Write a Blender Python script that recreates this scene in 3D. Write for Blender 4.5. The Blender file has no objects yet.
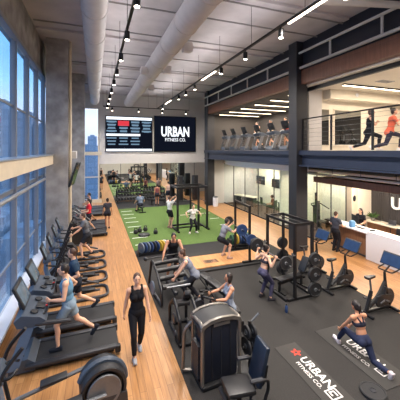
import bpy, bmesh, math, random
from mathutils import Vector, Matrix, Euler
random.seed(7)
PI = math.pi
SC = bpy.context.scene
COL = SC.collection
R = math.radians
V = Vector

# ------------------------------------------------------------------ materials
def lin(c):
    return tuple((x / 12.92 if x <= .04045 else ((x + .055) / 1.055) ** 2.4) for x in c)

def rgb(r, g, b):
    return lin((r / 255., g / 255., b / 255.))

def mat(name, c, rough=.5, metal=0., emit=0., var=.08, scale=30., coat=0., spec=.5):
    m = bpy.data.materials.new(name); m.use_nodes = True
    nt = m.node_tree; b = nt.nodes['Principled BSDF']
    col = rgb(*c)
    b.inputs['Roughness'].default_value = rough
    b.inputs['Metallic'].default_value = metal
    b.inputs['Specular IOR Level'].default_value = spec
    b.inputs['Coat Weight'].default_value = coat
    if var:
        tc = nt.nodes.new('ShaderNodeTexCoord'); n = nt.nodes.new('ShaderNodeTexNoise')
        n.inputs['Scale'].default_value = scale; n.inputs['Detail'].default_value = 3
        nt.links.new(tc.outputs['Object'], n.inputs['Vector'])
        r = nt.nodes.new('ShaderNodeValToRGB')
        r.color_ramp.elements[0].position = .3; r.color_ramp.elements[1].position = .7
        r.color_ramp.elements[0].color = tuple(x * (1 - var) for x in col) + (1,)
        r.color_ramp.elements[1].color = tuple(min(1, x * (1 + var)) for x in col) + (1,)
        nt.links.new(n.outputs['Fac'], r.inputs['Fac'])
        nt.links.new(r.outputs['Color'], b.inputs['Base Color'])
    else:
        b.inputs['Base Color'].default_value = col + (1,)
    if emit:
        b.inputs['Emission Color'].default_value = col + (1,)
        b.inputs['Emission Strength'].default_value = emit
    return m

def emis(name, c, s):
    m = bpy.data.materials.new(name); m.use_nodes = True
    nt = m.node_tree; nt.nodes.clear()
    o = nt.nodes.new('ShaderNodeOutputMaterial'); e = nt.nodes.new('ShaderNodeEmission')
    e.inputs['Color'].default_value = rgb(*c) + (1,); e.inputs['Strength'].default_value = s
    nt.links.new(e.outputs[0], o.inputs[0])
    return m

def glass(name, tint=(220, 235, 240), refl=.06):
    m = bpy.data.materials.new(name); m.use_nodes = True
    nt = m.node_tree; nt.nodes.clear()
    o = nt.nodes.new('ShaderNodeOutputMaterial'); mx = nt.nodes.new('ShaderNodeMixShader')
    t = nt.nodes.new('ShaderNodeBsdfTransparent'); g = nt.nodes.new('ShaderNodeBsdfGlossy')
    f = nt.nodes.new('ShaderNodeLayerWeight'); f.inputs['Blend'].default_value = .25
    ma = nt.nodes.new('ShaderNodeMath'); ma.operation = 'MULTIPLY_ADD'
    ma.inputs[1].default_value = .35; ma.inputs[2].default_value = refl
    g.inputs['Roughness'].default_value = .02
    t.inputs['Color'].default_value = rgb(*tint) + (1,)
    nt.links.new(f.outputs['Facing'], ma.inputs[0]); nt.links.new(ma.outputs[0], mx.inputs['Fac'])
    nt.links.new(t.outputs[0], mx.inputs[1]); nt.links.new(g.outputs[0], mx.inputs[2])
    nt.links.new(mx.outputs[0], o.inputs[0])
    return m

def wood_floor(name, c1, c2, c3, plank=(1.6, .13), rough=.35, along='Y'):
    m = bpy.data.materials.new(name); m.use_nodes = True
    nt = m.node_tree; L = nt.links; b = nt.nodes['Principled BSDF']
    tc = nt.nodes.new('ShaderNodeTexCoord'); mp = nt.nodes.new('ShaderNodeMapping')
    L.new(tc.outputs['Object'], mp.inputs['Vector'])
    if along == 'Y': mp.inputs['Rotation'].default_value = (0, 0, PI / 2)
    if along == 'YZ': mp.inputs['Rotation'].default_value = (PI / 2, 0, PI / 2)
    br = nt.nodes.new('ShaderNodeTexBrick')
    br.inputs['Color1'].default_value = rgb(*c1) + (1,); br.inputs['Color2'].default_value = rgb(*c2) + (1,)
    br.inputs['Mortar'].default_value = rgb(*c3) + (1,); br.inputs['Scale'].default_value = 1
    br.inputs['Mortar Size'].default_value = .003; br.inputs['Brick Width'].default_value = plank[0]
    br.inputs['Row Height'].default_value = plank[1]; br.offset = .37
    L.new(mp.outputs[0], br.inputs['Vector'])
    mp2 = nt.nodes.new('ShaderNodeMapping'); mp2.inputs['Scale'].default_value = (1.2, 14, 14)
    L.new(mp.outputs[0], mp2.inputs['Vector'])
    n = nt.nodes.new('ShaderNodeTexNoise'); n.inputs['Scale'].default_value = 1.5; n.inputs['Detail'].default_value = 5
    L.new(mp2.outputs[0], n.inputs['Vector'])
    mx = nt.nodes.new('ShaderNodeMix'); mx.data_type = 'RGBA'; mx.blend_type = 'MULTIPLY'
    rp = nt.nodes.new('ShaderNodeValToRGB'); rp.color_ramp.elements[0].color = (.72, .70, .68, 1)
    rp.color_ramp.elements[1].color = (1.08, 1.08, 1.08, 1)
    rp.color_ramp.elements[0].position = .3; rp.color_ramp.elements[1].position = .7
    L.new(n.outputs['Fac'], rp.inputs['Fac'])
    mx.inputs['Factor'].default_value = 1
    L.new(br.outputs['Color'], mx.inputs['A']); L.new(rp.outputs['Color'], mx.inputs['B'])
    L.new(mx.outputs['Result'], b.inputs['Base Color'])
    b.inputs['Roughness'].default_value = rough
    return m

def speckle(name, c, s, rough=.75, scale=220, amount=.62):
    m = bpy.data.materials.new(name); m.use_nodes = True
    nt = m.node_tree; L = nt.links; b = nt.nodes['Principled BSDF']
    tc = nt.nodes.new('ShaderNodeTexCoord'); n = nt.nodes.new('ShaderNodeTexNoise')
    n.inputs['Scale'].default_value = scale; n.inputs['Detail'].default_value = 2
    n2 = nt.nodes.new('ShaderNodeTexNoise'); n2.inputs['Scale'].default_value = .8; n2.inputs['Detail'].default_value = 4
    L.new(tc.outputs['Object'], n.inputs['Vector']); L.new(tc.outputs['Object'], n2.inputs['Vector'])
    r = nt.nodes.new('ShaderNodeValToRGB'); e = r.color_ramp.elements
    e[0].position = amount - .04; e[1].position = amount + .04
    e[0].color = rgb(*c) + (1,); e[1].color = rgb(*s) + (1,)
    L.new(n.outputs['Fac'], r.inputs['Fac'])
    mx = nt.nodes.new('ShaderNodeMix'); mx.data_type = 'RGBA'; mx.blend_type = 'MULTIPLY'; mx.inputs['Factor'].default_value = 1
    r2 = nt.nodes.new('ShaderNodeValToRGB'); r2.color_ramp.elements[0].color = (.8, .8, .8, 1); r2.color_ramp.elements[1].color = (1.15, 1.15, 1.15, 1)
    L.new(n2.outputs['Fac'], r2.inputs['Fac'])
    L.new(r.outputs['Color'], mx.inputs['A']); L.new(r2.outputs['Color'], mx.inputs['B'])
    L.new(mx.outputs['Result'], b.inputs['Base Color']); b.inputs['Roughness'].default_value = rough
    b.inputs['Specular IOR Level'].default_value = .3
    return m

def concrete(name, c, scale=2.5, var=.22):
    m = mat(name, c, .85, var=var, scale=scale, spec=.2)
    for n in m.node_tree.nodes:
        if n.type == 'TEX_NOISE': n.inputs['Detail'].default_value = 9
    return m

def mirror(name):
    m = bpy.data.materials.new(name); m.use_nodes = True
    b = m.node_tree.nodes['Principled BSDF']
    b.inputs['Base Color'].default_value = (.82, .86, .84, 1); b.inputs['Metallic'].default_value = 1
    b.inputs['Roughness'].default_value = .01
    return m

def facade(name, wall, win, sx=3.5, sy=2.6):
    m = bpy.data.materials.new(name); m.use_nodes = True
    nt = m.node_tree; L = nt.links; b = nt.nodes['Principled BSDF']
    tc = nt.nodes.new('ShaderNodeTexCoord'); br = nt.nodes.new('ShaderNodeTexBrick')
    mp = nt.nodes.new('ShaderNodeMapping'); mp.inputs['Rotation'].default_value = (PI / 2, 0, 0)
    sep = nt.nodes.new('ShaderNodeSeparateXYZ'); cmb = nt.nodes.new('ShaderNodeCombineXYZ')
    ad = nt.nodes.new('ShaderNodeMath'); ad.operation = 'ADD'
    L.new(tc.outputs['Object'], sep.inputs[0]); L.new(sep.outputs[0], ad.inputs[0]); L.new(sep.outputs[1], ad.inputs[1])
    L.new(ad.outputs[0], cmb.inputs[0]); L.new(sep.outputs[2], cmb.inputs[1])
    br.offset = 0; br.inputs['Scale'].default_value = 1; br.inputs['Brick Width'].default_value = sx
    br.inputs['Row Height'].default_value = sy; br.inputs['Mortar Size'].default_value = .45
    br.inputs['Color1'].default_value = rgb(*win) + (1,)
    br.inputs['Color2'].default_value = tuple(x * .8 for x in rgb(*win)) + (1,)
    br.inputs['Mortar'].default_value = rgb(*wall) + (1,)
    L.new(cmb.outputs[0], br.inputs['Vector']); L.new(br.outputs['Color'], b.inputs['Base Color'])
    b.inputs['Roughness'].default_value = .4
    return m

M = dict(
    wood=wood_floor('oak_plank', (186, 138, 90), (168, 120, 74), (112, 78, 52)),
    rubber=speckle('rubber_tile', (40, 38, 37), (68, 65, 63)),
    rubber2=speckle('rubber_dark', (34, 33, 34), (54, 53, 55)),
    turf=speckle('turf_green', (66, 92, 40), (92, 114, 58), .9, 90, .5),
    white_line=mat('line_white', (225, 230, 222), .7),
    platform=wood_floor('platform_oak', (206, 152, 100), (192, 138, 88), (140, 98, 60), (1.2, .2), .4),
    ceil=concrete('ceiling_concrete', (182, 176, 176), 1.2, .12),
    concrete=concrete('column_concrete', (158, 154, 150), 2.2, .3),
    wall=mat('wall_paint', (196, 192, 190), .8, var=.03, scale=3),
    cream=mat('cream_paint', (226, 216, 198), .8, var=.03, scale=3),
    dark_wall=None,
    navy2=mat('navy_steel_dark', (22, 26, 38), .5, var=.06, scale=5), navy=mat('navy_steel', (36, 44, 62), .45, var=.06, scale=5),
    dark_steel=mat('charcoal_steel', (36, 37, 43), .5, var=.06, scale=5),
    mull=mat('mullion_blue_grey', (132, 136, 144), .4, .2, var=.05),
    sill=mat('sill_cream', (208, 194, 172), .6, var=.05, scale=4),
    alu=mat('aluminium', (190, 192, 196), .35, .8, var=.04),
    pipe=mat('pipe_white', (196, 192, 186), .5, var=.04, scale=6),
    duct=mat('duct_white', (204, 198, 194), .55, var=.05, scale=4),
    conduit=mat('conduit_grey', (120, 116, 114), .6, var=.05),
    brown=wood_floor('walnut_fascia', (124, 84, 64), (108, 70, 54), (60, 38, 30), (3., .3), .5, 'YZ'),
    walnut=wood_floor('walnut_desk', (150, 112, 84), (138, 100, 74), (90, 64, 46), (2., .22), .45, 'YZ'),
    black=mat('black_metal', (24, 24, 27), .45, .2, var=.06),
    black2=mat('black_plastic', (30, 31, 35), .5, var=.06),
    pad=mat('black_vinyl', (32, 32, 35), .42, var=.06),
    grey=mat('grey_metal', (112, 114, 118), .4, .5, var=.05),
    dgrey=mat('dark_grey_metal', (54, 55, 60), .45, .3, var=.05),
    silver=mat('silver_frame', (132, 126, 120), .32, .7, var=.04),
    chrome=mat('chrome', (205, 206, 210), .18, 1., var=.02),
    bluegrey=mat('blue_grey_shell', (86, 108, 134), .42, .1, var=.05, scale=6),
    slate=mat('slate_shell', (66, 76, 90), .42, .1, var=.05, scale=6),
    belt=mat('belt_black', (27, 27, 30), .7, var=.1, scale=60),
    screen=mat('screen_sky_sheen', (96, 112, 128), .15, var=.25, scale=5, emit=.12),  # sky reflection painted into the display colour, with a weak glow
    bscreen=mat('bike_screen', (34, 52, 82), .2, var=.15, scale=8, emit=.25),
    tv=mat('tv_glass', (18, 20, 28), .15, var=.02),
    white=mat('white_laminate', (222, 222, 226), .4, var=.02),
    blue_pad=mat('blue_vinyl', (20, 33, 50), .45, var=.08),
    stackblue=mat('stack_shroud', (20, 25, 38), .4, var=.06),
    rub_blue=mat('bumper_blue', (34, 60, 104), .6), rub_yel=mat('bumper_yellow', (190, 158, 52), .6),
    rub_green=mat('bumper_green', (40, 84, 60), .6), rub_grey=mat('bumper_grey', (98, 110, 124), .6),
    rub_white=mat('bumper_white', (214, 214, 210), .6), rub_blk=mat('bumper_black', (30, 30, 33), .6),
    mat_black=speckle('exercise_mat', (58, 56, 54), (70, 67, 65), .8, 150),
    ink=mat('print_white', (222, 218, 214), .7, var=.03),
    red=mat('print_red', (196, 62, 44), .7), redplast=mat('red_plastic', (200, 40, 40), .5),
    glass=glass('clear_glass', (240, 246, 246), .03),
    wglass=glass('window_glass', (214, 230, 244), .05),
    frost=mat('cream_partition', (236, 234, 216), .5, var=.03, scale=3),
    mirror=mirror('mirror_silver'),
    strip=emis('strip_glow', (255, 238, 214), 9),
    strip_w=emis('strip_warm', (255, 232, 200), 7),
    lamp=emis('lamp_glow', (255, 240, 220), 14),
    scr_dark=emis('display_dark', (18, 22, 34), 1.), scr_white=emis('display_white', (232, 240, 250), 1.6),
    scr_blue=emis('display_blue', (120, 150, 176), 1.), scr_red=emis('display_red', (214, 60, 72), 1.2),
    scr_txt=emis('display_text', (240, 244, 250), 1.5),
    leaf=mat('plant_leaf', (72, 104, 48), .6, var=.3), pot=mat('pot_grey', (120, 116, 110), .6),
    blueplast=mat('blue_plastic', (96, 150, 196), .4),
    ground=mat('city_ground', (184, 186, 190), .9, var=.2, scale=.05),
    dark_ceil=mat('dark_ceiling', (60, 56, 54), .8),
)
def ribbed(name, c, period):
    m = mat(name, c, .6, var=.05)
    return m
M['dark_wall'] = ribbed('dark_panelling', (62, 58, 58), .1)

# ------------------------------------------------------------------ mesh builder
class MB:
    def __init__(s): s.v = []; s.f = []
    def add(s, vs, fs, mtx=None):
        o = len(s.v)
        s.v += [(mtx @ V(p)) if mtx is not None else V(p) for p in vs]
        s.f += [[i + o for i in f] for f in fs]
        return s
    def box(s, c, size, rot=None, bev=0.):
        hx, hy, hz = [a / 2. for a in size]
        mt = Matrix.Translation(V(c))
        if rot is not None: mt = mt @ (rot if isinstance(rot, Matrix) else Euler(rot).to_matrix().to_4x4())
        if bev <= 0:
            vs = [(x, y, z) for x in (-hx, hx) for y in (-hy, hy) for z in (-hz, hz)]
            fs = [(0, 1, 3, 2), (4, 6, 7, 5), (0, 4, 5, 1), (2, 3, 7, 6), (0, 2, 6, 4), (1, 5, 7, 3)]
            return s.add(vs, fs, mt)
        bm = bmesh.new(); bmesh.ops.create_cube(bm, size=1)
        for v in bm.verts: v.co = V((v.co.x * 2 * hx, v.co.y * 2 * hy, v.co.z * 2 * hz))
        bmesh.ops.bevel(bm, geom=list(bm.edges), offset=min(bev, .49 * 2 * min(hx, hy, hz)), segments=2, affect='EDGES', profile=.5)
        bm.verts.index_update()
        s.add([v.co.copy() for v in bm.verts], [[v.index for v in f.verts] for f in bm.faces], mt); bm.free()
        return s
    def tube(s, pts, r, n=8, closed=False, flat=1.):
        pts = [V(p) for p in pts]; k = len(pts)
        rs = r if isinstance(r, (list, tuple)) else [r] * k
        vs = []; up = None
        for i in range(k):
            if closed: t = pts[(i + 1) % k] - pts[i - 1]
            else: t = pts[min(i + 1, k - 1)] - pts[max(i - 1, 0)]
            if t.length < 1e-9: t = V((0, 0, 1))
            t.normalize()
            if up is None:
                up = V((0, 0, 1)) if abs(t.z) < .9 else V((0, 1, 0))
            a = up - t * up.dot(t)
            if a.length < 1e-6: a = t.orthogonal()
            a.normalize(); b = t.cross(a); up = a
            for j in range(n):
                w = 2 * PI * (j + .5) / n
                vs.append(pts[i] + a * math.cos(w) * rs[i] + b * math.sin(w) * rs[i] * flat)
        fs = []
        for i in range(k if closed else k - 1):
            i2 = (i + 1) % k
            for j in range(n):
                j2 = (j + 1) % n
                fs.append((i * n + j, i * n + j2, i2 * n + j2, i2 * n + j))
        if not closed:
            fs.append(tuple(range(n))[::-1]); fs.append(tuple((k - 1) * n + j for j in range(n)))
        return s.add(vs, fs)
    def cyl(s, a, b, r0, r1=None, n=16):
        return s.tube([a, b], [r0, r0 if r1 is None else r1], n)
    def lathe(s, prof, n=24, mtx=None):
        vs = []; k = len(prof)
        for (r, z) in prof:
            for j in range(n):
                w = 2 * PI * j / n
                vs.append((r * math.cos(w), r * math.sin(w), z))
        fs = []
        for i in range(k - 1):
            for j in range(n):
                fs.append((i * n + j, i * n + (j + 1) % n, (i + 1) * n + (j + 1) % n, (i + 1) * n + j))
        fs.append(tuple(range(n))[::-1]); fs.append(tuple((k - 1) * n + j for j in range(n)))
        return s.add(vs, fs, mtx)
    def ell(s, c, rad, rot=None, nu=16, nv=10):
        mt = Matrix.Translation(V(c))
        if rot is not None: mt = mt @ (rot.to_4x4() if isinstance(rot, Matrix) else Euler(rot).to_matrix().to_4x4())
        vs = [(0, 0, rad[2])]
        for i in range(1, nv):
            p = PI * i / nv
            for j in range(nu):
                w = 2 * PI * j / nu
                vs.append((rad[0] * math.sin(p) * math.cos(w), rad[1] * math.sin(p) * math.sin(w), rad[2] * math.cos(p)))
        vs.append((0, 0, -rad[2])); e = len(vs) - 1
        fs = [(0, 1 + j, 1 + (j + 1) % nu) for j in range(nu)]
        for i in range(nv - 2):
            for j in range(nu):
                a = 1 + i * nu
                fs.append((a + j, a + nu + j, a + nu + (j + 1) % nu, a + (j + 1) % nu))
        a = 1 + (nv - 2) * nu
        fs += [(a + j, e, a + (j + 1) % nu) for j in range(nu)]
        return s.add(vs, fs, mt)
    def prism(s, poly, t, mtx=None):
        """outline in local XY, thickness t along local Z (centred)"""
        n = len(poly)
        vs = [(x, y, -t / 2.) for x, y in poly] + [(x, y, t / 2.) for x, y in poly]
        fs = [tuple(range(n))[::-1], tuple(range(n, 2 * n))]
        fs += [(i, (i + 1) % n, n + (i + 1) % n, n + i) for i in range(n)]
        return s.add(vs, fs, mtx)
    def disc(s, c, axis, r, t, n=24, hole=0.):
        q = V(axis).to_track_quat('Z', 'Y').to_matrix().to_4x4()
        mt = Matrix.Translation(V(c)) @ q
        e = min(.012, t * .25)
        pr = [(max(r * .82, .001), -t / 2 * .7), (r * .86, -t / 2), (r - e, -t / 2), (r, -t / 2 + e), (r, t / 2 - e), (r - e, t / 2), (r * .86, t / 2), (r * .82, t / 2 * .7)]
        return s.lathe(pr, n, mt)
    def build(s, name, m, parent=None, smooth=True):
        me = bpy.data.meshes.new(name)
        me.from_pydata([tuple(p) for p in s.v], [], s.f)
        bm = bmesh.new(); bm.from_mesh(me); bmesh.ops.recalc_face_normals(bm, faces=bm.faces); bm.to_mesh(me); bm.free()
        if smooth:
            me.polygons.foreach_set('use_smooth', [True] * len(me.polygons)); me.set_sharp_from_angle(angle=R(35))
        me.materials.append(m)
        o = bpy.data.objects.new(name, me); COL.objects.link(o)
        if parent is not None: o.parent = parent
        return o

XZ = Matrix(((0, 0, 1, 0), (1, 0, 0, 0), (0, 1, 0, 0), (0, 0, 0, 1)))   # prism outline (y,z), thickness along x
def side_prism(mb, poly, t, x=0.):
    return mb.prism(poly, t, Matrix.Translation((x, 0, 0)) @ XZ)

def box(name, c, size, m, parent=None, rot=None, bev=0.):
    return MB().box(c, size, rot, bev).build(name, m, parent, smooth=bev > 0)

def props(o, label=None, cat=None, group=None, kind=None):
    if label: o['label'] = label
    if cat: o['category'] = cat
    if group: o['group'] = group
    if kind: o['kind'] = kind
    return o

def thing(name, label, cat, loc=(0, 0, 0), rz=0., group=None):
    o = bpy.data.objects.new(name, None); COL.objects.link(o); o.empty_display_size = .1
    o.location = loc; o.rotation_euler = (0, 0, rz)
    return props(o, label, cat, group)

def struct(o):
    o['kind'] = 'structure'; return o

def wallbox(name, x0, x1, y0, y1, z0, z1, m, parent=None):
    o = box(name, ((x0 + x1) / 2, (y0 + y1) / 2, (z0 + z1) / 2), (x1 - x0, y1 - y0, z1 - z0), m, parent)
    return struct(o) if parent is None else o

def copy_tree(o, parent=None):
    c = o.copy(); COL.objects.link(c)
    if parent is not None: c.parent = parent
    for ch in [x for x in o.children]:
        if ch.type != 'LIGHT' or True: copy_tree(ch, c)
    return c

def dup(root, loc, rz=None, label=None, group=None, scale=None):
    c = copy_tree(root); c.location = loc
    if rz is not None: c.rotation_euler = (0, 0, rz)
    if label: c['label'] = label
    if group: c['group'] = group
    if scale: c.scale = (scale,) * 3
    return c

def heading(dx, dy): return math.atan2(-dx, dy)

def arc(c, r, a0, a1, n=8, plane='yz'):
    out = []
    for i in range(n + 1):
        a = R(a0 + (a1 - a0) * i / n); u, w = r * math.cos(a), r * math.sin(a)
        out.append({'yz': (c[0], c[1] + u, c[2] + w), 'xy': (c[0] + u, c[1] + w, c[2]), 'xz': (c[0] + u, c[1], c[2] + w)}[plane])
    return out

def rounded(pts, r, n=5):
    """polyline with rounded corners"""
    pts = [V(p) for p in pts]; out = [pts[0]]
    for i in range(1, len(pts) - 1):
        a, b, c = pts[i - 1], pts[i], pts[i + 1]
        d1 = (a - b); d2 = (c - b); q = min(r, d1.length * .45, d2.length * .45)
        p0 = b + d1.normalized() * q; p1 = b + d2.normalized() * q
        for k in range(n + 1):
            t = k / n
            out.append(p0 * (1 - t) ** 2 + b * 2 * t * (1 - t) + p1 * t * t)
    out.append(pts[-1]); return out

def text(s, size, m, parent, mtx, depth=.004, bold=.012, name='lettering', sx=1.):
    cu = bpy.data.curves.new('t', 'FONT'); cu.body = s; cu.size = size; cu.align_x = 'CENTER'; cu.align_y = 'CENTER'
    cu.extrude = depth; cu.offset = bold * size; cu.resolution_u = 3
    ob = bpy.data.objects.new('t', cu); COL.objects.link(ob)
    dg = bpy.context.evaluated_depsgraph_get()
    me = bpy.data.meshes.new_from_object(ob.evaluated_get(dg)); bpy.data.objects.remove(ob); bpy.data.curves.remove(cu)
    me.transform(mtx @ Matrix.Diagonal((sx, 1, 1, 1))); me.name = name; me.materials.clear(); me.materials.append(m)
    o = bpy.data.objects.new(name, me); COL.objects.link(o); o.parent = parent
    return o
EXPO=0.0; SKY=3.6; SPOT_P=380; STRIP_P=380; UP_P=40; TUP_P=200; DECK_P=150; STUDIO_P=120; DOWN_P=260
# ------------------------------------------------------------------ people
SKIN = [mat('skin_light', (216, 168, 140), .55, var=.04), mat('skin_tan', (188, 134, 104), .55, var=.04), mat('skin_deep', (122, 80, 60), .55, var=.04)]
HAIR = dict(dark=mat('hair_dark', (34, 26, 24), .5, var=.2, scale=80), brown=mat('hair_brown', (72, 48, 36), .5, var=.2, scale=80),
            blond=mat('hair_blond', (150, 112, 74), .5, var=.2, scale=80))
EYE = mat('eye_dark', (40, 30, 28), .3, var=0); LIP = mat('lip', (160, 92, 84), .5, var=0)
CL = {}
def cloth(c):
    if c not in CL: CL[c] = mat('cloth_%d_%d_%d' % c, c, .85, var=.1, scale=40, spec=.2)
    return CL[c]

def remesh(mb, vox, smooth=3):
    me = bpy.data.meshes.new('r'); me.from_pydata([tuple(p) for p in mb.v], [], mb.f)
    bm = bmesh.new(); bm.from_mesh(me); bmesh.ops.recalc_face_normals(bm, faces=bm.faces); bm.to_mesh(me); bm.free()
    ob = bpy.data.objects.new('r', me); COL.objects.link(ob)
    a = ob.modifiers.new('a', 'REMESH'); a.mode = 'VOXEL'; a.voxel_size = vox
    b = ob.modifiers.new('b', 'SMOOTH'); b.iterations = smooth; b.factor = .5
    dg = bpy.context.evaluated_depsgraph_get()
    out = bpy.data.meshes.new_from_object(ob.evaluated_get(dg))
    bpy.data.objects.remove(ob); bpy.data.meshes.remove(me)
    out.polygons.foreach_set('use_smooth', [True] * len(out.polygons))
    return out

def mesh_join(me, extra):
    """append [(MB, material index)] to a mesh"""
    bm = bmesh.new(); bm.from_mesh(me)
    for mb, mi in extra:
        vs = [bm.verts.new(p) for p in mb.v]
        fs = []
        for f in mb.f:
            try:
                q = bm.faces.new([vs[i] for i in f]); q.material_index = mi; q.smooth = True; fs.append(q)
            except ValueError: pass
        bmesh.ops.recalc_face_normals(bm, faces=fs)
    bm.to_mesh(me); bm.free()

def ik(a, t, l1, l2, pole):
    a, t = V(a), V(t); d = t - a; L = min(max(d.length, abs(l1 - l2) + .01), (l1 + l2) * .998)
    d.normalize(); e = a + d * L
    x = (l1 * l1 - l2 * l2 + L * L) / (2 * L); h = math.sqrt(max(l1 * l1 - x * x, 0))
    p = V(pole); p = p - d * p.dot(d)
    if p.length < 1e-6: p = d.orthogonal()
    p.normalize()
    return a + d * x + p * h, e

def person(label, loc, rz, h=1.72, fem=False, skin=0, hair='dark', hairstyle='short', top=None, bottom=None, shoes=(40, 40, 44),
           pel=None, lean=0., plean=None, twist=0., roll=0., head=(0, 0), feet=None, footdir=(0, 0), kneepole=None,
           hands=None, elbow=None, curl=.5, footpitch=(0, 0), vox=.014, detail=True):
    """faces local +Y.  top=(kind, colour)  bottom=(kind, colour)   positions are given for a 1.72 m figure and scaled"""
    k = h / 1.72
    pel = V(pel or (0, 0, .93))
    RT = Matrix.Rotation(twist, 3, 'Z') @ Matrix.Rotation(roll, 3, 'Y') @ Matrix.Rotation(-lean, 3, 'X')
    RP = Matrix.Rotation(twist * .4, 3, 'Z') @ Matrix.Rotation(-(lean * .6 if plean is None else plean), 3, 'X')
    hw = .095; sw = .165 if fem else .19
    hips = [pel + RP @ V((-hw, 0, -.02)), pel + RP @ V((hw, 0, -.02))]
    waist = pel + RP @ V((0, .005, .13)); chest = waist + RT @ V((0, 0, .2)); neck = waist + RT @ V((0, -.005, .40))
    sh = [waist + RT @ V((-sw, -.01, .345)), waist + RT @ V((sw, -.01, .345))]
    RH = Matrix.Rotation(head[1], 3, 'Z') @ Matrix.Rotation(-head[0], 3, 'X')
    hc = neck + RT @ V((0, .012, .06)) + RH @ V((0, .02, .125))
    feet = feet or [(-.1, 0, .085), (.1, 0, .085)]
    hands = hands or [(-.24, .08, .78), (.24, .08, .78)]
    legs = []; arms = []
    for i in (0, 1):
        kp = (kneepole[i] if kneepole else (0, 1, .1))
        kn, an = ik(hips[i], feet[i], .43, .43, kp); legs.append((hips[i], kn, an))
        ep = (elbow[i] if elbow else ((-.3 if i == 0 else .3), -1, -.2))
        el, wr = ik(sh[i], hands[i], .285, .25, ep); arms.append((sh[i], el, wr))
    def torso(mb, inf, full=True, low=True, up=True):
        W = (lambda f, m: f if fem else m)
        if low:
            mb.ell(pel + RP @ V((0, -.005, .01)), (W(.168, .155) + inf, W(.118, .112) + inf, .125 + inf), RP)
            for q in (-1, 1): mb.ell(pel + RP @ V((q * .075, -.055, -.035)), (W(.09, .082) + inf, W(.085, .075) + inf, .09 + inf), RP)
        if full:
            mb.ell(waist + RT @ V((0, .005, .0)), (W(.128, .142) + inf, W(.092, .104) + inf, .16 + inf), RT)
        if up:
            mb.ell(chest + RT @ V((0, -.005, .0)), (W(.145, .172) + inf, W(.098, .115) + inf, .17 + inf), RT)
            if fem:
                for q in (-1, 1): mb.ell(chest + RT @ V((q * .068, .075, .015)), (.062 + inf, .055 + inf, .06 + inf), RT)
            else: mb.ell(chest + RT @ V((0, .055, .06)), (.14 + inf, .06 + inf, .08 + inf), RT)
    fl = .0 if fem else .004
    def leg_r(mb, i, inf, upto=1.):
        a, b, c = legs[i]
        T = (.088 + inf, .072 + inf, .055 + inf)
        if upto <= .5:
            e = a.lerp(b, upto * 2); mb.tube([a, a.lerp(b, min(.5, upto)), e], [T[0], T[1] + .006, (T[1] + T[2]) / 2 + .006], 12); return
        mb.tube([a, a.lerp(b, .5), b], T, 12); mb.ell(b, (T[2],) * 3)
        d = (c - b); bk = RP @ V((0, -.018, 0))
        w = (upto - .5) * 2
        pts = [b, b + d * .3 + bk, b + d * .7, b + d]; rr = [.05 + inf, .054 + inf, .042 + inf, .034 + inf]
        if w < 1: pts[-1] = b + d * w
        mb.tube(pts, rr, 12)
    b = MB()
    torso(b, 0)
    b.tube([sh[0], (sh[0] + sh[1]) / 2 + RT @ V((0, 0, .03)), sh[1]], [.056 + fl, .06 + fl, .056 + fl], 10)
    for i in (0, 1): b.ell(sh[i], (.06 + fl * 2,) * 3)
    b.tube([neck + RT @ V((0, 0, -.03)), hc + RH @ V((0, -.02, -.06))], [.054 + fl, .047 + fl], 12)
    b.ell(hc, (.074, .093, .108), RH); b.ell(hc + RH @ V((0, .035, -.065)), (.052, .055, .055), RH)
    b.ell(hc + RH @ V((0, .098, -.022)), (.014, .02, .026), RH)
    for q in (-1, 1): b.ell(hc + RH @ V((q * .076, -.005, -.02)), (.012, .022, .032), RH)
    fingers = MB()
    for i in (0, 1):
        leg_r(b, i, 0)
        a, e, w = arms[i]
        b.tube([a, a.lerp(e, .45), e], [.05 + fl, .046 + fl * 1.5, .036], 10); b.ell(e, (.037,) * 3)
        b.tube([e, e.lerp(w, .3), w], [.038, .041 + fl, .027], 10)
        d = (w - e).normalized()
        s = 1 if i else -1
        x = (RT @ V((-s, .15, 0))); x = (x - d * x.dot(d)).normalized()     # palm faces the body
        y = d.cross(x) * (1 if i else -1)
        if y.dot(RT @ V((0, 1, .2))) < 0: y = -y          # thumb side
        Hm = Matrix((y, x, d)).transposed()
        b.ell(w + d * .05, (.042, .02, .056), Hm)
        if detail:
            for j, (oy, ln) in enumerate(((.03, .068), (.01, .078), (-.011, .072), (-.03, .056))):
                p = w + d * .088 + y * oy; pts = [p - d * .03, p]; dirn = d.copy(); ax = y
                for sg in (.45, .32, .26):
                    dirn = (Matrix.Rotation(-curl * .9 if (d.cross(x)).dot(y) < 0 else curl * .9, 3, ax) @ dirn)
                    p = p + dirn * ln * sg; pts.append(p.copy())
                fingers.tube(pts, [.009, .0095, .009, .008, .006], 6)
            p = w + d * .03 + y * .03
            fingers.tube([p - y * .02, p + y * .02 + d * .03, p + y * .022 + d * .06 + x * .02, p + y * .012 + d * .08 + x * .035], [.012, .012, .01, .007], 6)
        an = legs[i][2]; fd = footdir[i]
        RF = Matrix.Rotation(fd, 3, 'Z') @ Matrix.Rotation(footpitch[i], 3, 'X')
        b.ell(an + RF @ V((0, .05, -.045)), (.04, .115, .035), RF); b.ell(an + RF @ V((0, -.03, -.035)), (.034, .045, .045), RF)
    me = remesh(b, vox, 3)
    S = SKIN[skin]
    extra = []
    if detail: extra.append((fingers, 0))
    ey = MB()
    for q in (-1, 1):
        ey.ell(hc + RH @ V((q * .03, .083, .005)), (.012, .009, .007), RH, 8, 6)
        ey.tube([hc + RH @ V((q * .014, .094, .024)), hc + RH @ V((q * .045, .082, .024))], .0045, 5)
    lp = MB(); lp.ell(hc + RH @ V((0, .083, -.062)), (.024, .01, .007), RH, 8, 6)
    if detail: extra += [(ey, 1), (lp, 2)]
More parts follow.
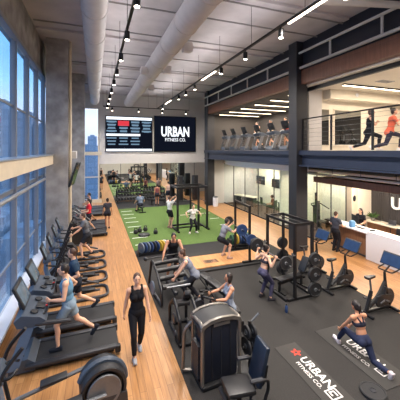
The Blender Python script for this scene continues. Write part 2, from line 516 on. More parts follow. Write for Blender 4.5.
    me.materials.clear(); [me.materials.append(x) for x in (S, EYE, LIP)]
    mesh_join(me, extra)
    me.transform(Matrix.Scale(k, 4)); me.name = 'person'
    o = bpy.data.objects.new('person', me); COL.objects.link(o); o.location = loc; o.rotation_euler = (0, 0, rz)
    props(o, label, 'person')
    def piece(name, mb, m, v=None):
        q = remesh(mb, v or vox, 2); q.transform(Matrix.Scale(k, 4)); q.name = name; q.materials.clear(); q.materials.append(m)
        c = bpy.data.objects.new(name, q); COL.objects.link(c); c.parent = o; return c
    # clothing
    if top:
        kind, c = top; t = MB(); inf = .016
        if kind == 'bra':
            t.ell(chest + RT @ V((0, -.003, -.01)), (.148 + inf, .1 + inf, .085), RT)
            for q in (-1, 1):
                t.ell(chest + RT @ V((q * .068, .075, .01)), (.07 , .064, .066), RT)
                t.tube([chest + RT @ V((q * .08, .105, .04)), chest + RT @ V((q * .09, .07, .16)), sh[0].lerp(sh[1], .5 + q * .3) + RT @ V((0, 0, .078)), chest + RT @ V((q * .03, -.11, .03))], .022, 8)
        else:
            torso(t, inf, True, kind != 'crop', True)
            for q in (-1, 1):
                t.tube([chest + RT @ V((q * .09, .08, .08)), chest + RT @ V((q * .1, .05, .15)), sh[0].lerp(sh[1], .5 + q * .3) + RT @ V((0, 0, .072)), chest + RT @ V((q * .1, -.06, .14)), chest + RT @ V((q * .08, -.08, .08))], .034, 8)
            if kind in ('tee', 'long'):
                t.tube([sh[0], (sh[0] + sh[1]) / 2 + RT @ V((0, 0, .022)), sh[1]], [.07 + fl, .07 + fl, .07 + fl], 10)
                for i in (0, 1):
                    a, e, w = arms[i]; t.ell(sh[i], (.075 + fl,) * 3)
                    if kind == 'tee': t.tube([a, a.lerp(e, .62)], [.07 + fl, .064 + fl], 12)
                    else: t.tube([a, a.lerp(e, .5), e, e.lerp(w, .5), w], [.066, .06, .052, .05, .04], 12)
        piece('sports_top' if kind in ('bra', 'tank', 'crop') else 'shirt', t, cloth(c))
    if bottom:
        kind, c = bottom; t = MB()
        inf = .012 if kind == 'leggings' else .024
        torso(t, inf if kind != 'leggings' else .013, False, True, False)
        for i in (0, 1): leg_r(t, i, inf, {'leggings': .96, 'trousers': 1., 'shorts': .36, 'short_shorts': .24}[kind])
        piece('leggings' if kind == 'leggings' else ('trousers' if kind == 'trousers' else 'shorts'), t, cloth(c))
    if shoes:
        for i in (0, 1):
            an = legs[i][2]; RF = Matrix.Rotation(footdir[i], 3, 'Z') @ Matrix.Rotation(footpitch[i], 3, 'X'); t = MB()
            t.ell(an + RF @ V((0, .052, -.045)), (.05, .132, .042), RF); t.ell(an + RF @ V((0, -.03, -.03)), (.047, .058, .055), RF)
            t.box(an + RF @ V((0, .035, -.073)), (.088, .25, .026), RF.to_4x4(), .01)
            piece('shoe', t, cloth(shoes))
    # hair
    t = MB(); t.ell(hc + RH @ V((0, -.02, .02)), (.085, .096, .104), RH)
    if hairstyle in ('long', 'pony', 'bun', 'bob'): t.ell(hc + RH @ V((0, -.045, -.03)), (.076, .066, .085), RH)
    else: t.ell(hc + RH @ V((0, -.05, -.02)), (.07, .052, .07), RH)
    if hairstyle == 'pony':
        p = hc + RH @ V((0, -.1, .04)); t.ell(p, (.03, .03, .03))
        t.tube([p, p + RH @ V((0, -.03, -.02)), p + V((0, 0, -.1)) + RH @ V((0, -.045, 0)), p + V((0, 0, -.22)) + RH @ V((0, -.03, 0))], [.026, .036, .036, .012], 10)
    if hairstyle == 'bun': t.ell(hc + RH @ V((0, -.09, .09)), (.05, .05, .05))
    if hairstyle == 'long':
        t.tube([hc + RH @ V((0, -.06, .0)), hc + RH @ V((0, -.085, -.12)), hc + RT @ V((0, -.12, -.28))], [.08, .085, .045], 12)
    if hairstyle == 'bob':
        for q in (-1, 1): t.ell(hc + RH @ V((q * .07, -.01, -.06)), (.026, .05, .08), RH)
    piece('hair', t, HAIR[hair])
    return o
# ------------------------------------------------------------------ camera + world
cam = bpy.data.cameras.new('camera'); co = bpy.data.objects.new('camera', cam); COL.objects.link(co)
co.location = (0, 0, 4.5); co.rotation_euler = (PI / 2, 0, -math.atan(105 / 288.))
cam.sensor_width = 36; cam.lens = 288 / 400 * 36; cam.shift_y = -.125; cam.clip_end = 2000; cam.clip_start = .05
SC.camera = co
SC.view_settings.view_transform = 'Standard'; SC.view_settings.look = 'None'; SC.view_settings.gamma = 1
SC.view_settings.exposure = EXPO
w = bpy.data.worlds.new('dusk_sky'); SC.world = w; w.use_nodes = True
nt = w.node_tree; bg = nt.nodes['Background']
tc = nt.nodes.new('ShaderNodeTexCoord'); sp = nt.nodes.new('ShaderNodeSeparateXYZ'); rp = nt.nodes.new('ShaderNodeValToRGB')
nt.links.new(tc.outputs['Generated'], sp.inputs[0]); nt.links.new(sp.outputs[2], rp.inputs['Fac'])
e = rp.color_ramp.elements
e[0].position = .0; e[0].color = rgb(196, 176, 186) + (1,)
e[1].position = .7; e[1].color = rgb(136, 158, 188) + (1,)
q = rp.color_ramp.elements.new(.10); q.color = rgb(214, 202, 212) + (1,)
q = rp.color_ramp.elements.new(.2); q.color = rgb(164, 198, 222) + (1,)
q = rp.color_ramp.elements.new(.38); q.color = rgb(104, 162, 208) + (1,)
nz = nt.nodes.new('ShaderNodeTexNoise'); nz.inputs['Scale'].default_value = 3; nz.inputs['Detail'].default_value = 6
mpw = nt.nodes.new('ShaderNodeMapping'); mpw.inputs['Scale'].default_value = (1, 1, 6)
nt.links.new(tc.outputs['Generated'], mpw.inputs[0]); nt.links.new(mpw.outputs[0], nz.inputs['Vector'])
mxw = nt.nodes.new('ShaderNodeMix'); mxw.data_type = 'RGBA'; mxw.blend_type = 'SOFT_LIGHT'; mxw.inputs['Factor'].default_value = .35
nt.links.new(rp.outputs[0], mxw.inputs['A']); nt.links.new(nz.outputs['Fac'], mxw.inputs['B'])
nt.links.new(mxw.outputs['Result'], bg.inputs['Color']); bg.inputs['Strength'].default_value = SKY

# ------------------------------------------------------------------ shell
WX = -2.15; YB = 26.; CEIL = 9.3; NEAR = -4.; RX = 16.2
wallbox('floor', WX - .3, 8.2, NEAR, YB + .2, -.2, 0, M['wood'])
wallbox('floor_lobby', 8.2, RX, NEAR, YB + .2, -.2, 0, M['wood'])
wallbox('rubber_floor', 1.64, 7.85, NEAR, 11.9, 0, .012, M['rubber'])
wallbox('rubber_floor_strip', 1.64, 7.85, 11.9, 13.05, 0, .012, M['rubber2'])
wallbox('turf_floor', 1.64, 7.85, 13.05, 22.6, 0, .016, M['turf'])
wallbox('rubber_floor_far', 1.64, 7.85, 22.6, YB, 0, .012, M['rubber2'])
for i in range(8):
    y = 13.75 + i * 1.12
    wallbox('trim_turf_%d' % (i + 1), 1.78, 2.55, y, y + .07, .016, .019, M['white_line'])
for i in range(5):
    y = 14.2 + i * 1.6
    wallbox('trim_turf_%d' % (i + 9), 7.05, 7.7, y, y + .07, .016, .019, M['white_line'])
wallbox('ceiling', WX - .3, RX, NEAR, YB + .2, CEIL, CEIL + .3, M['ceil'])
for i in range(5):
    wallbox('ceiling_rib_%d' % (i + 1), WX, 8.6, 3.2 + i * 4.7, 3.45 + i * 4.7, CEIL - .1, CEIL, M['ceil'])
wallbox('wall_right', RX, RX + .2, NEAR, YB + .2, 0, CEIL, M['cream'])
wallbox('wall_near', WX - .3, RX, NEAR - .2, NEAR, 0, CEIL, M['cream'])
# back wall: solid part above the mirror, end window at its left
wallbox('wall_back', .35, RX, YB, YB + .25, 3.3, CEIL, M['wall'])
wallbox('wall_back_window_head', WX - .3, .35, YB, YB + .25, 8., CEIL, M['wall'])
wallbox('wall_back_right', 10.4, RX, YB, YB + .25, 0, 3.3, M['cream'])
mw = box('wall_mirror', ((.35 + 10.4) / 2, YB + .1, 1.65), (10.4 - .35, .05, 3.3), M['mirror']); struct(mw)
for i, x in enumerate((.37, 2.1, 3.8, 5.5, 7.2, 8.9)):
    wallbox('trim_mirror_%d' % (i + 1), x, x + .03, YB + .05, YB + .08, 0, 3.3, M['dark_steel'])
# left window wall
wallbox('wall_left_head', WX - .35, WX - .05, NEAR, YB, 7.85, CEIL, M['concrete'])
wallbox('wall_left_base', WX - .35, WX - .05, NEAR, YB, 0, .22, M['wall'])
wallbox('trim_sill_ledge', WX - .1, WX + .2, NEAR, YB - .3, .2, .28, M['white'])
wallbox('trim_head_track', WX - .1, WX + .04, NEAR, YB, 7.72, 7.85, M['mull'])
# mid beam, boxed in cream, and the aluminium transom below
wallbox('trim_mid_beam', WX - .05, -1.68, NEAR, 13.74, 3.9, 4.27, M['sill'])
wallbox('trim_mid_beam_cap', WX - .1, -1.66, NEAR, 13.74, 4.27, 4.3, M['alu'])
o = MB().tube([(WX + .14, NEAR, 3.27), (WX + .14, 13.7, 3.27)], .055, 12).build('trim_transom', M['alu']); struct(o)
ys = [NEAR + .15 + 1.72 * i for i in range(18)]
for i in range(17):
    y0, y1 = ys[i], ys[i + 1]
    wn = thing('window_%d' % (i + 1), None, None, (WX - .15, (y0 + y1) / 2, 0)); wn['kind'] = 'structure'
    L = y1 - y0
    MB().box((.03, -L / 2, 4.), (.17, .1, 7.6), None, .012).build('mullion', M['mull'], wn)
    MB().box((0, 0, 5.8), (.04, L - .1, .06)).box((0, 0, 1.25), (.04, L - .1, .05)).box((0, 0, 3.3), (.08, L, .12)).build('window_frame', M['mull'], wn)
    box('pane', (-.02, 0, 4.), (.012, L - .02, 7.5), M['wglass'], wn)
# end window beside the screens
wn = thing('window_18', None, None, (-.9, YB + .1, 0)); wn['kind'] = 'structure'
MB().box((-1.4, 0, 4), (.1, .14, 8)).box((1.2, 0, 4), (.12, .14, 8)).box((.1, -.02, 4.2), (2.7, .2, .3)).box((.1, 0, .15), (2.7, .16, .3)).box((.1, 0, 2.2), (2.6, .08, .08)).build('window_frame', M['sill'], wn)
box('pane', (-.05, .02, 4), (2.6, .012, 7.9), M['wglass'], wn)
# concrete columns by the window
for i, (x0, x1, y0, y1) in enumerate(((-1.97, -1.1, 13.75, 14.75), (-1.6, -.62, 19.6, 20.5))):
    wallbox('column_concrete_%d' % (i + 1), x0, x1, y0, y1, 0, CEIL, M['concrete'])
    wallbox('column_concrete_cap_%d' % (i + 1), x0 - .04, x1 + .04, y0 - .04, y1 + .04, CEIL - .32, CEIL - .1, M['concrete'])
o = MB().cyl((-1.03, 14.0, 0), (-1.03, 14.0, CEIL), .06).build('trim_riser_pipe', M['sill']); struct(o)
# ------------------------------------------------------------------ mezzanine
EX = 8.6
def wall_steel(name, y, x0, x1, d, z1, m):
    wallbox(name, x0, x1, y - d / 2, y + d / 2, 0, z1, m)
wall_steel('column_steel_1', 10.75, 8.35, 8.95, .55, CEIL, M['dark_steel'])
wallbox('column_steel_web_1', 8.55, 9.1, 10.9, 11.2, 0, CEIL, M['grey'])
wall_steel('column_steel_2', 22.0, 8.55, 9.15, .7, CEIL, M['dark_steel'])
wall_steel('column_steel_3', -.8, 8.35, 8.95, .55, CEIL, M['dark_steel'])
wallbox('floor_mezzanine', EX + .1, RX, NEAR, 22.3, 3.95, 4.48, M['wall'])
wallbox('beam_mezzanine_web', EX + .04, EX + .12, NEAR, 22.3, 3.8, 4.48, M['navy'])
wallbox('beam_mezzanine_top', EX - .12, EX + .2, NEAR, 22.3, 4.28, 4.48, M['navy'])
wallbox('beam_mezzanine_bottom', EX - .12, EX + .2, NEAR, 22.3, 3.78, 3.84, M['navy'])
wallbox('beam_upper', EX + .1, EX + .3, NEAR, 22.3, 8.0, CEIL, M['navy2'])
wallbox('trim_fascia', EX + .0, EX + .12, NEAR, 22.3, 7.5, 8.02, M['brown'])
wallbox('trim_fascia_soffit', EX + .0, EX + .6, NEAR, 22.3, 7.42, 7.5, M['brown'])
for nm, z, r, x in (('trim_pipe_rail', 8.13, .06, EX - .05), ('trim_pipe_upper', 8.78, .05, EX - .1)):
    o = MB().tube([(x, NEAR, z), (x, 22.2, z)], r, 10).build(nm, M['pipe']); struct(o)
o = MB()
for i in range(12): o.box((EX - .05, -2 + i * 2.15, 8.47), (.05, .07, .62))
struct(o.build('trim_pipe_hanger', M['pipe']))
# room behind the rail: studio (near) and cardio deck (far)
wallbox('ceiling_studio', EX + .3, RX, NEAR, 11.0, 7.35, 7.5, M['cream'])
wallbox('ceiling_deck', EX + .3, RX, 11.2, 22.3, 7.4, 7.5, M['dark_ceil'])
wallbox('wall_studio', 9.1, RX, 11.0, 11.2, 4.48, CEIL, M['cream'])
wallbox('wall_studio_pier', 9.35, 10.1, 10.85, 11.0, 4.48, 7.35, M['wall'])
wallbox('wall_reflection_panel', RX - .04, RX, 3.5, 9.6, 4.6, 6.7, M['dark_ceil'])  # unseen dark panel, added so the studio mirror reflects something dark
wallbox('wall_studio_bulkhead', 10.3, RX, 10.5, 11.0, 6.9, 7.35, M['cream'])
wallbox('trim_studio_head', EX + .55, EX + .68, NEAR, 11., 7.2, 7.36, M['black'])
wallbox('wall_deck_end', EX + .3, RX, 22.1, 22.3, 4.48, CEIL, M['dark_ceil'])
wallbox('wall_deck_back', 13.4, 13.6, 11.2, 22.1, 4.48, 7.5, M['dark_ceil'])
wallbox('wall_mezzanine_end', EX + .5, RX, 22.3, 22.5, 0, CEIL, M['wall'])
# ------------------------------------------------------------------ under the mezzanine
wallbox('ceiling_lower', 10.3, RX, NEAR, 22.3, 3.4, 3.5, M['cream'])
wallbox('wall_office', 13.5, 13.7, 11.6, 22.3, 0, 3.4, M['frost'])
wallbox('wall_reception', 13.6, 13.75, 2.0, 11.1, 0, 3.4, M['dark_wall'])
o = MB()
for i in range(76): o.box((13.585, 2.1 + i * .118, 1.7), (.035, .045, 3.4))
struct(o.build('wall_reception_ribs', M['dark_wall']))
wallbox('wall_reception_return', 12.6, 13.75, 11.1, 11.35, 0, 3.4, M['cream'])
wallbox('wall_reception_pier', 12.2, 12.6, 11.05, 11.45, 0, 3.4, M['sill'])
wallbox('wall_office_partition', 10.4, 13.5, 14.5, 14.6, 0, 3.4, M['frost'])
wallbox('floor_office', 10.4, 13.5, 11.6, 22.3, 0, .01, M['rubber'])
# glazed office front
for i in range(6):
    y0 = 11.4 + i * 1.82
    gw = thing('window_%d' % (20 + i), None, None, (10.32, y0 + .91, 0)); gw['kind'] = 'structure'
    box('pane', (0, 0, 1.7), (.012, 1.80, 3.36), M['glass'], gw)
    MB().box((0, -.905, 1.7), (.05, .04, 3.4)).box((0, 0, .04), (.05, 1.82, .08)).box((0, 0, 3.36), (.05, 1.82, .08)).build('window_frame', M['dgrey'], gw)
gw = thing('window_26', None, None, (11.3, 11.4, 0)); gw['kind'] = 'structure'
box('pane', (0, 0, 1.7), (1.8, .012, 3.36), M['glass'], gw)
MB().box((.9, 0, 1.7), (.05, .05, 3.4)).box((-.1, 0, 1.7), (.03, .05, 3.4)).box((0, 0, .04), (1.8, .05, .08)).build('window_frame', M['dgrey'], gw)
# curved white soffit
pl = [(10.32, 22.)]
for i in range(17):
    t = i / 16.; y = 22. - 10. * t; pl.append((10.3 - 1.15 * math.sin(PI * t) ** .8, y))
pl.append((10.32, 12.))
o = MB().prism(pl, .42, Matrix.Translation((0, 0, 3.59))).build('ceiling_curved_soffit', M['white']); struct(o)
# canopy over the reception
cn = thing('reception_canopy', 'long walnut canopy board hanging over the reception desk', 'canopy', (10., 6.5, 2.96))
MB().box((0, 0, .13), (.16, 9.4, .26)).build('fascia_board', M['brown'], cn)
MB().box((1.7, 0, .2), (3.3, 9.4, .05)).build('soffit_board', M['brown'], cn)
o = MB()
for i in range(6): o.cyl((.3, -3.6 + i * 1.5, .22), (.3, -3.6 + i * 1.5, .9), .012, n=6)
o.build('hanger_rod', M['black'], cn)
MB().tube([(-.35, -4.7, .42), (-.35, 4.7, .42)], .05, 10).build('rail_tube', M['alu'], cn)
# ------------------------------------------------------------------ glass rail on the mezzanine
gr = thing('balcony_railing', 'black post and cable railing along the mezzanine studio edge', 'railing', (EX + .1, 4., 4.5))
MB().tube([(0, -7, 1.37), (0, 6.5, 1.37)], .028, 8).build('top_rail', M['black'], gr)
for y in (-6, -4.2, -2.4, -.6, 1.2, 3.05, 4.85, 6.45): box('post', (0, y, .68), (.05, .07, 1.36), M['black'], gr)
for z in (.2, .38, .56, .74, .92, 1.1, 1.25): MB().tube([(0, -7, z), (0, 6.5, z)], .005, 5).build('cable', M['grey'], gr)
# ------------------------------------------------------------------ ducts, conduits, boxes
def duct(x, z, r, y0, y1, label):
    t = thing('air_duct', label, 'duct', (x, (y0 + y1) / 2, z)); L = (y1 - y0) / 2
    MB().tube([(0, -L, 0), (0, L, 0)], r, 28).build('duct_tube', M['duct'], t)
    n = int(L)
    for i in range(n):
        y = -L + .6 + i * 2.
        MB().tube([(0, y, 0), (0, y + .06, 0)], r + .02, 28).build('seam_ring', M['duct'], t)
    o = MB()
    for i in range(n): o.cyl((0, -L + 1. + i * 2., r - .02), (0, -L + 1. + i * 2., CEIL - z), .012, n=6)
    o.build('hanger_rod', M['conduit'], t)
    return t
duct(-.02, 8.55, .35, NEAR + .1, 25.2, 'white round air duct nearest the window wall')
d2 = duct(2.72, 8.55, .4, NEAR + .1, 25.2, 'white round air duct between the two lighting tracks')
for s in (-1, 1): pass
for i, (y, s) in enumerate(((10.2, 1), (13.9, -1), (13.4, 1), (17.6, 1))):
    g = box('duct_diffuser', (2.72 + s * .5, y, 8.3), (.34, .3, .34), M['duct'], None, None, .03)
    props(g, ['pale square duct diffuser, the one closest to the camera on the middle duct', 'pale square duct diffuser on the window side of the middle duct',
              'pale square duct diffuser, second along the middle duct', 'pale square duct diffuser, farthest along the middle duct'][i], 'diffuser', 'diffusers on the middle duct')
    MB().box((-s * .3 + 2.72 + s * .5 - 2.72 - s * .5, 0, .05), (.3, .2, .2)).build('collar', M['duct'], g).location = (2.72 + s * .5, y, 8.3)
t = thing('air_duct', 'white pipe crossing the ceiling above the reception end', 'duct', (8.2, 6.0, 8.75))
MB().tube([(-2.2, .55, 0), (.36, -.12, 0)], .1, 14).build('duct_tube', M['pipe'], t)
NTH = ['first', 'second', 'third', 'fourth', 'fifth', 'sixth', 'seventh', 'eighth', 'ninth', 'tenth', 'eleventh', 'twelfth', 'thirteenth', 'fourteenth']
for i, y in enumerate((5.2, 8.1, 9.4, 11.6, 14.2, 16.4, 19.1, 21.6)):
    c = MB().tube([(WX + .1 if i % 2 else .4, y, 9.12), (8.5, y, 9.12)], .028, 8).build('ceiling_conduit', M['conduit'])
    props(c, 'thin grey conduit pipe crossing the ceiling, %s from the near end' % NTH[i], 'conduit', 'conduits across the ceiling')
# ------------------------------------------------------------------ lights
def add_light(name, kind, loc, power, color=(1, .9, .78), size=.1, size_y=None, rot=(0, 0, 0), angle=110, blend=1., parent=None):
    l = bpy.data.lights.new(name, kind); l.energy = power; l.color = color
    if kind == 'AREA':
        l.shape = 'RECTANGLE' if size_y else 'SQUARE'; l.size = size
        if size_y: l.size_y = size_y
    if kind == 'SPOT': l.spot_size = R(angle); l.spot_blend = blend; l.shadow_soft_size = size
    if kind == 'POINT': l.shadow_soft_size = size
    o = bpy.data.objects.new(name, l); COL.objects.link(o); o.location = loc; o.rotation_euler = rot
    if parent: o.parent = parent
    return o
WARM = (1., .86, .70); NEUT = (1., .92, .84)
def track(x, y0, y1, z, label, along='Y'):
    t = thing('lighting_track', label, 'lighting track', (x, y0, z))
    L = y1 - y0
    d = V((0, 1, 0)) if along == 'Y' else V((1, 0, 0))
    a = MB(); a.box(d * (L / 2), (.075, L, .06) if along == 'Y' else (L, .06, .06)); a.build('track_rail', M['black'], t)
    o = MB(); n = max(2, int(L / 2.6))
    for i in range(n + 1):
        p = d * (L * i / n); o.cyl(p, p + V((0, 0, CEIL - z)), .008, n=5)
    o.build('suspension_rod', M['black'], t)
    if along == 'Y': add_light('ceiling_fill', 'AREA', (0, L / 2, .05), TUP_P, (.95, .94, 1), .06, L - .1, rot=(PI, 0, 0), parent=t)  # added fill light along the rail, brightens ceiling and ducts
    return t
def spotlight(loc, label, group, power):
    t = thing('track_spotlight', label, 'spotlight', loc, 0, group)
    MB().cyl((0, 0, -.09), (0, 0, -.33), .075, .075, 14).build('lamp_body', M['black'], t)
    MB().cyl((0, 0, -.02), (0, 0, -.09), .02, n=8).build('stem', M['black'], t)
    MB().cyl((0, 0, -.328), (0, 0, -.345), .06, n=14).build('lens', M['lamp'], t)
    if power: add_light('spot_lamp', 'SPOT', (0, 0, -.37), power, NEUT, .08, parent=t, angle=125)
    return t
def linear(loc, L, label, group, power, along='Y', m='strip', wd=.09, col=NEUT):
    t = thing('linear_light', label, 'light', loc, 0 if along == 'Y' else PI / 2, group)
    MB().box((0, 0, .0), (wd, L, .06)).build('housing', M['black'], t)
    MB().box((0, 0, -.035), (wd * .85, L - .03, .02)).build('diffuser', M[m], t)
    if power: add_light('strip_lamp', 'AREA', (0, 0, -.06), power, col, wd, L - .05, parent=t)
    if power and along == 'Y': add_light('ceiling_fill', 'AREA', (0, 0, .06), UP_P, col, wd, L - .05, rot=(PI, 0, 0), parent=t)  # added upward fill above the strip to lift the ceiling
    return t
LP = 1.
track(.87, -2, 24.2, 8., 'black lighting track running down the hall nearest the windows')
for i, y in enumerate((.2, 2.3, 4.4, 6.45, 8.5, 10.55, 12.6, 14.6, 16.7, 18.7, 20.7, 22.7)):
    spotlight((.87, y, 8.), 'black cylinder spotlight on the window side track, %s from its near end' % NTH[i], 'spotlights on the window side track', SPOT_P)
track(4.93, -2, 24.2, 8., 'black lighting track running down the hall nearest the mezzanine')
i = j = 0
for y, kind in ((-.7, 's'), (1.2, 'l'), (2.6, 's'), (3.7, 's'), (4.6, 's'), (5.65, 'l'), (6.85, 's'), (8.9, 's'), (10.95, 's'), (12.4, 'l'), (14.3, 's'), (15.9, 's'), (17.4, 's'), (20.2, 'l'), (22., 's')):
    if kind == 's':
        spotlight((4.93, y, 8.), 'black cylinder spotlight on the mezzanine side track, %s from its near end' % NTH[i], 'spotlights on the mezzanine side track', SPOT_P); i += 1
    else:
        linear((4.93, y, 7.96), 1.75, 'glowing linear light set in the mezzanine side track, %s from its near end' % NTH[j], 'linear lights in the mezzanine side track', STRIP_P); j += 1
track(1.0, 1.0, 8.2, 7.9, 'short black lighting track crossing in front of the wall screens', 'X')
bpy.data.objects['lighting_track.002'].location = (.6, 24.2, 8.0)
for i, x in enumerate((1.3, 3.4, 5.4, 7.5)):
    spotlight((x, 24.2, 8.), 'small black spotlight on the cross track above the screens, %s from the window' % NTH[i], 'spotlights on the cross track', SPOT_P * 1.3)
# mezzanine ceiling lights
for i, y in enumerate((12.3, 13.9, 15.6, 17.4, 19.2, 21.)):
    linear((11.1, y, 7.33), 3.6, 'warm linear light on the dark cardio deck ceiling, %s from the studio' % NTH[i], 'linear lights over the cardio deck', DECK_P, 'X', 'strip_w', .12, WARM)
linear((12.6, 9.5, 7.31), 5.2, 'long recessed light strip beside the studio mirror wall', None, STUDIO_P, 'X', 'strip_w', .14, WARM)
linear((11.4, 6., 7.31), 4., 'light strip over the middle of the studio', None, STUDIO_P * 1.2, 'X', 'strip_w', .14, WARM)
vt = thing('ceiling_vent', 'square white vent in the studio ceiling', 'vent', (11.3, 8.6, 7.34))
MB().box((0, 0, 0), (.7, .35, .03)).build('vent_frame', M['wall'], vt)
MB().box((0, 0, -.012), (.55, .22, .02)).build('vent_grille', M['grey'], vt)
sd = MB().disc((11.9, 10.9, 6.7), (0, 1, 0), .09, .06).build('smoke_detector', M['white']); props(sd, 'small round white detector on the studio bulkhead', 'detector')
sd.location = (0, -.43, .45)
# downlights under the mezzanine
nn = {}; n = 0
for x, y, p in ((12., 3.2, 1), (11.9, 5.8, 1), (12.2, 8., 1), (11.9, 10.2, 1.2), (10.9, 4.6, .8), (10.7, 7., .8), (10.7, 9.3, .8), (12., 12.9, .8), (11.8, 15.6, 1), (11.9, 18., 1), (11.9, 20.4, 1)):  # the stronger one by the cream return is added to brighten that wall
    where = 'in the glazed office' if y > 11 else ('over the back counter' if x > 11.5 else 'over the desk front')
    nn[where] = nn.get(where, -1) + 1
    d = thing('recessed_downlight', 'round recessed downlight %s, %s from the near end' % (where, NTH[nn[where]]), 'downlight', (x, y, 3.4 if y > 11 else 3.13), 0, 'downlights under the mezzanine'); n += 1
    MB().cyl((0, 0, 0), (0, 0, -.02), .11, n=18).build('trim_ring', M['white'], d)
    MB().cyl((0, 0, -.018), (0, 0, -.028), .08, n=18).build('lens', M['lamp'], d)
    add_light('down_lamp', 'SPOT', (0, 0, -.05), DOWN_P * p * (2.4 if y > 11 else 1.), WARM, .1, parent=d, angle=176, blend=.4)
# ------------------------------------------------------------------ treadmill   (local +Y = the way the runner faces, origin on the floor)
def make_treadmill(label, group, loc, rz, display='screen', upright='bluegrey'):
    t = thing('treadmill', label, 'treadmill', loc, rz, group)
    MB().box((0, .0, .07), (.7, 1.85, .09), None, .02).build('base', M['black2'], t)
    for s in (-1, 1):
        MB().box((s * .385, -.1, .165), (.13, 1.78, .07), None, .025).build('side_rail', M['dgrey'], t)
        MB().box((s * .4, -1.0, .12), (.12, .12, .16), None, .03).build('end_cap', M['black2'], t)
    MB().box((0, -.12, .155), (.64, 1.8, .04), None, .015).build('belt', M['belt'], t)
    m = MB(); side_prism(m, [(.62, .12), (.62, .2), (.75, .3), (1.0, .27), (1.08, .12), (1.08, .04), (.62, .04)], .74)
    m.build('motor_cover', M['slate'], t)
    for s in (-1, 1):
        u = MB(); side_prism(u, [(.9, .16), (1.1, .16), (.8, 1.02), (.6, 1.02)], .08, s * .4)
        u = u.build('upright', M[upright], t)
        g = MB()
        for i in range(4): g.box((s * .358, .87 - i * .042, .38 + i * .14), (.008, .12, .035))
        g.build('slot', M['black2'], u)
    c = MB(); side_prism(c, [(.42, 1.06), (.52, 1.14), (.85, 1.22), (.98, 1.12), (.92, .98), (.65, .96), (.45, 1.0)], .9)
    c.build('console', M['slate'], t)
    for s in (-1, 1): MB().disc((s * .27, .64, 1.19), (0, -.3, 1), .075, .03, 18).build('cup_holder', M['black2'], t)
    MB().box((0, .56, 1.175), (.24, .16, .02), (R(20), 0, 0), .005).build('keypad', M['black2'], t)
    rt = Matrix.Rotation(R(-24), 4, 'X')
    sc = MB().box((0, .92, 1.5), (.66, .06, .5), rt, .025).build('screen', M['black2'], t)
    MB().box((0, .887, 1.495), (.54, .012, .38), rt, .003).build('display', M[display], sc)
    MB().tube([(0, .9, 1.1), (0, .94, 1.3)], .05, 8).build('screen_neck', M['black2'], t)
    for s in (-1, 1):
        MB().tube([(s * .41, .6, 1.0), (s * .42, .35, .985), (s * .42, -.05, .95)], [.045, .05, .04], 10).build('handrail', M['dgrey'], t)
    MB().tube(rounded([(-.38, .6, 1.06), (-.24, .44, 1.12), (.24, .44, 1.12), (.38, .6, 1.06)], .08), .022, 8).build('handlebar', M['black'], t)
    MB().box((0, .455, 1.14), (.05, .04, .03), None, .008).build('stop_key', M['redplast'], t)
    return t

# ------------------------------------------------------------------ cross trainer with a looped base tube
def make_trainer(label, group, loc, rz):
    t = thing('cross_trainer', label, 'cross trainer', loc, rz, group)
    MB().tube(rounded([(-.4, .75, .05), (-.4, -1.0, .05), (.4, -1.0, .05), (.4, .75, .05)], .28, 8), .045, 10).build('base_loop', M['dgrey'], t)
    MB().box((0, .75, .06), (.86, .12, .1), None, .03).build('front_foot', M['black2'], t)
    m = MB(); side_prism(m, [(.1, .08), (.05, .35), (.25, .62), (.6, .66), (.86, .42), (.88, .08)], .34)
    h = m.build('drive_housing', M['black2'], t)
    for s in (-1, 1): MB().disc((s * .175, .48, .36), (1, 0, 0), .2, .03, 24).build('crank_disc', M['grey'], h)
    MB().tube([(0, .62, .5), (0, .75, 1.0), (0, .72, 1.3)], [.09, .06, .05], 10).build('mast', M['bluegrey'], t)
    MB().box((0, .7, 1.28), (.5, .22, .12), (R(-20), 0, 0), .04).build('console', M['slate'], t)
    rt = Matrix.Rotation(R(-20), 4, 'X')
    sc = MB().box((0, .8, 1.52), (.52, .06, .42), rt, .02).build('screen', M['black2'], t)
    MB().box((0, .767, 1.515), (.42, .012, .3), rt, .003).build('display', M['screen'], sc)
    for s in (-1, 1):
        dz = .12 * s
        a = MB().tube([(s * .2, .42, .36 + dz), (s * .24, -.1, .3 + dz), (s * .24, -.75, .2)], .035, 8).build('pedal_arm', M['dgrey'], t)
        MB().box((s * .24, -.32 + .1 * s, .34 + dz * .7), (.17, .4, .05), (R(4), 0, 0), .02).build('pedal', M['black2'], a)
        MB().tube(rounded([(s * .3, .45, .38), (s * .33, .5, .95), (s * .3, .34, 1.35 + dz * .4), (s * .27, .2, 1.62 + dz * .4)], .2), .026, 8).build('moving_arm', M['black'], t)
        MB().tube(rounded([(s * .2, .72, 1.15), (s * .3, .4, 1.12), (s * .22, .28, 1.14)], .1), .022, 8).build('fixed_handle', M['black'], t)
    return t

